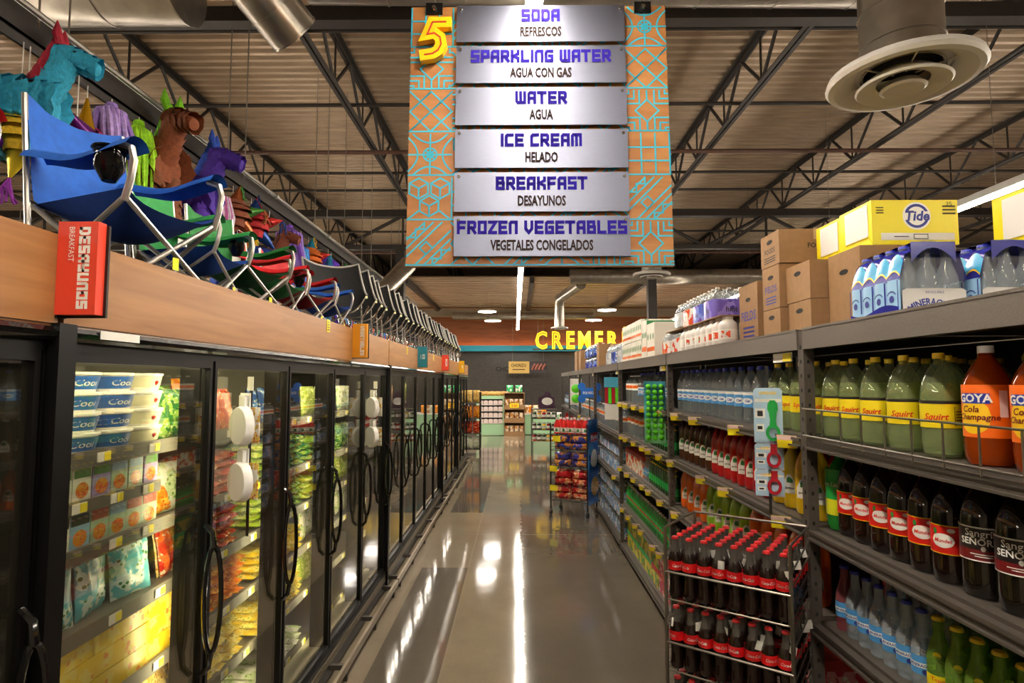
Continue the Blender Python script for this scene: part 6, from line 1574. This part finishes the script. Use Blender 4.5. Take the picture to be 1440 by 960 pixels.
# end-cap rack at the far end of the freezers
t = O('chip_rack', None, loc=(-1.28, 15.2, 0), label='far rack of orange and brown snack bags at the end of the freezers', cat='rack')
for x in (-.3, .3):
    for y in (0, .4): O('post', B().box(x - .012, x + .012, y - .012, y + .012, 0, 1.62).mesh('post', 'black_frame', None), t)
for z in (.15, .55, .95, 1.35): O('shelf', B().box(-.31, .31, -.01, .41, z - .02, z).mesh('shelf', 'rack_dark', None), t)
for k, z in enumerate((.15, .55, .95, 1.35)):
    for i in range(3): O('chip_bag', pillow('chip_bag', .18, .32, .12, ('bag_white', 'bag_red', 'bag_orange', 'bag_gold')[k], False), loc=(-1.48 + .2*i, 15.32, z + .001), rz=-90 + R.uniform(-12, 12), label=f'snack bag on the far rack by the freezers, {ORD[i]} along, tier {ORD[k]}', cat='bag', group='snack bags on the far rack')
# hanging menu board and wall lettering
t = O('menu_board', None, loc=(.4, 22.6, 2.44), label='hanging tan board lettered CHORIZO with a sausage picture', cat='sign')
O('board', B().box(-.75, .05, -.02, 0, -.23, .23).mesh('board', M('board_tan', 'b8964e', .5), None), t)
O('picture', B().box(.05, .72, -.02, 0, -.2, .23).mesh('picture', M('picture_dark', '2a2228', .5), None), t)
q = B()
for k in range(4): q.path([(.16 + .13*k, -.03, -.1), (.2 + .13*k, -.035, .02), (.28 + .13*k, -.03, .13)], .045, 8)
O('sausage', q.mesh('sausage', M('sausage_brown', '8a4a3a', .5)), t)
q = B(); word(q, 'CHORIZO', .17, -.36, .02, 0, bold=.02, xs=.75)
rect2(q, -.6, -.12, -.1, -.07); q.v = [(p[0], -.0215, p[1]) for p in q.v]; O('lettering', q.mesh('lettering', 'sign_brown', None), t)
O('hanger_wire', B().tube((-.6, 0, .23), (-.6, 0, 2.34), .006, 5).tube((.6, 0, .23), (.6, 0, 2.34), .006, 5).mesh('hanger_wire', 'conduit'), t)
q = B(); word(q, 'CHORIZO Y', .26, 0, .12, 0, bold=.02); q.v = [(p[0], 0, p[1]) for p in q.v]
k = len(q.v); word(q, 'CARNES FRESCAS', .17, .4, -.16, 0); q.v[k:] = [(p[0], 0, p[1]) for p in q.v[k:]]
O('wall_lettering', q.mesh('wall_lettering', 'ink', None), loc=(-.2, 23.99, 2.2), label='dark wall lettering half hidden behind the tan menu board', cat='lettering')
# yellow channel letters
t = O('department_sign', None, loc=(2.75, 21.6, 3.12), label='big yellow CREMERÍA letters above the far counter', cat='sign')
M('letter_yellow', 'f5d020', .4, emis=.35); M('letter_inline', 'c89a10', .45)
x = -2.1
for ch in 'CREMERÍA':
    v, f = text_data(ch, .035)
    w_ = max(p[0] for p in v) - min(p[0] for p in v)
    k = .88; kx = .64; w_ *= kx/k
    q = B(); n = len(v)
    q.add([(p[0]*kx, 0, p[1]*k) for p in v], f); q.add([(p[0]*kx, -.08, p[1]*k) for p in v], [tuple(reversed(g)) for g in f])
    # side walls from boundary edges
    ec = {}
    for g in f:
        for a in range(len(g)):
            e = (g[a], g[(a+1) % len(g)]); key = tuple(sorted(e)); ec[key] = None if key in ec else e
    for e in ec.values():
        if e: q.f.append((e[0], e[1], e[1] + n, e[0] + n))
    cx = x + w_*k/2
    l_ = O('letter', q.mesh('letter', 'letter_yellow', None), t, (cx, 0, 0))
    v2, f2 = text_data(ch, -.018)
    O('letter_inline', B().add([(p[0]*kx, -.083, p[1]*k) for p in v2], [tuple(reversed(g)) for g in f2]).mesh('letter_inline', 'letter_inline', None), l_)
    x += w_*k + .15
O('support_rail', B().box(-2.2, 2.8, .02, .06, -.06, -.01).mesh('support_rail', 'truss', None), t)
O('hanger_wire', B().tube((-2, .04, 0), (-2, .04, 1.66), .008, 5).tube((2.5, .04, 0), (2.5, .04, 1.66), .008, 5).mesh('hanger_wire', 'conduit'), t)
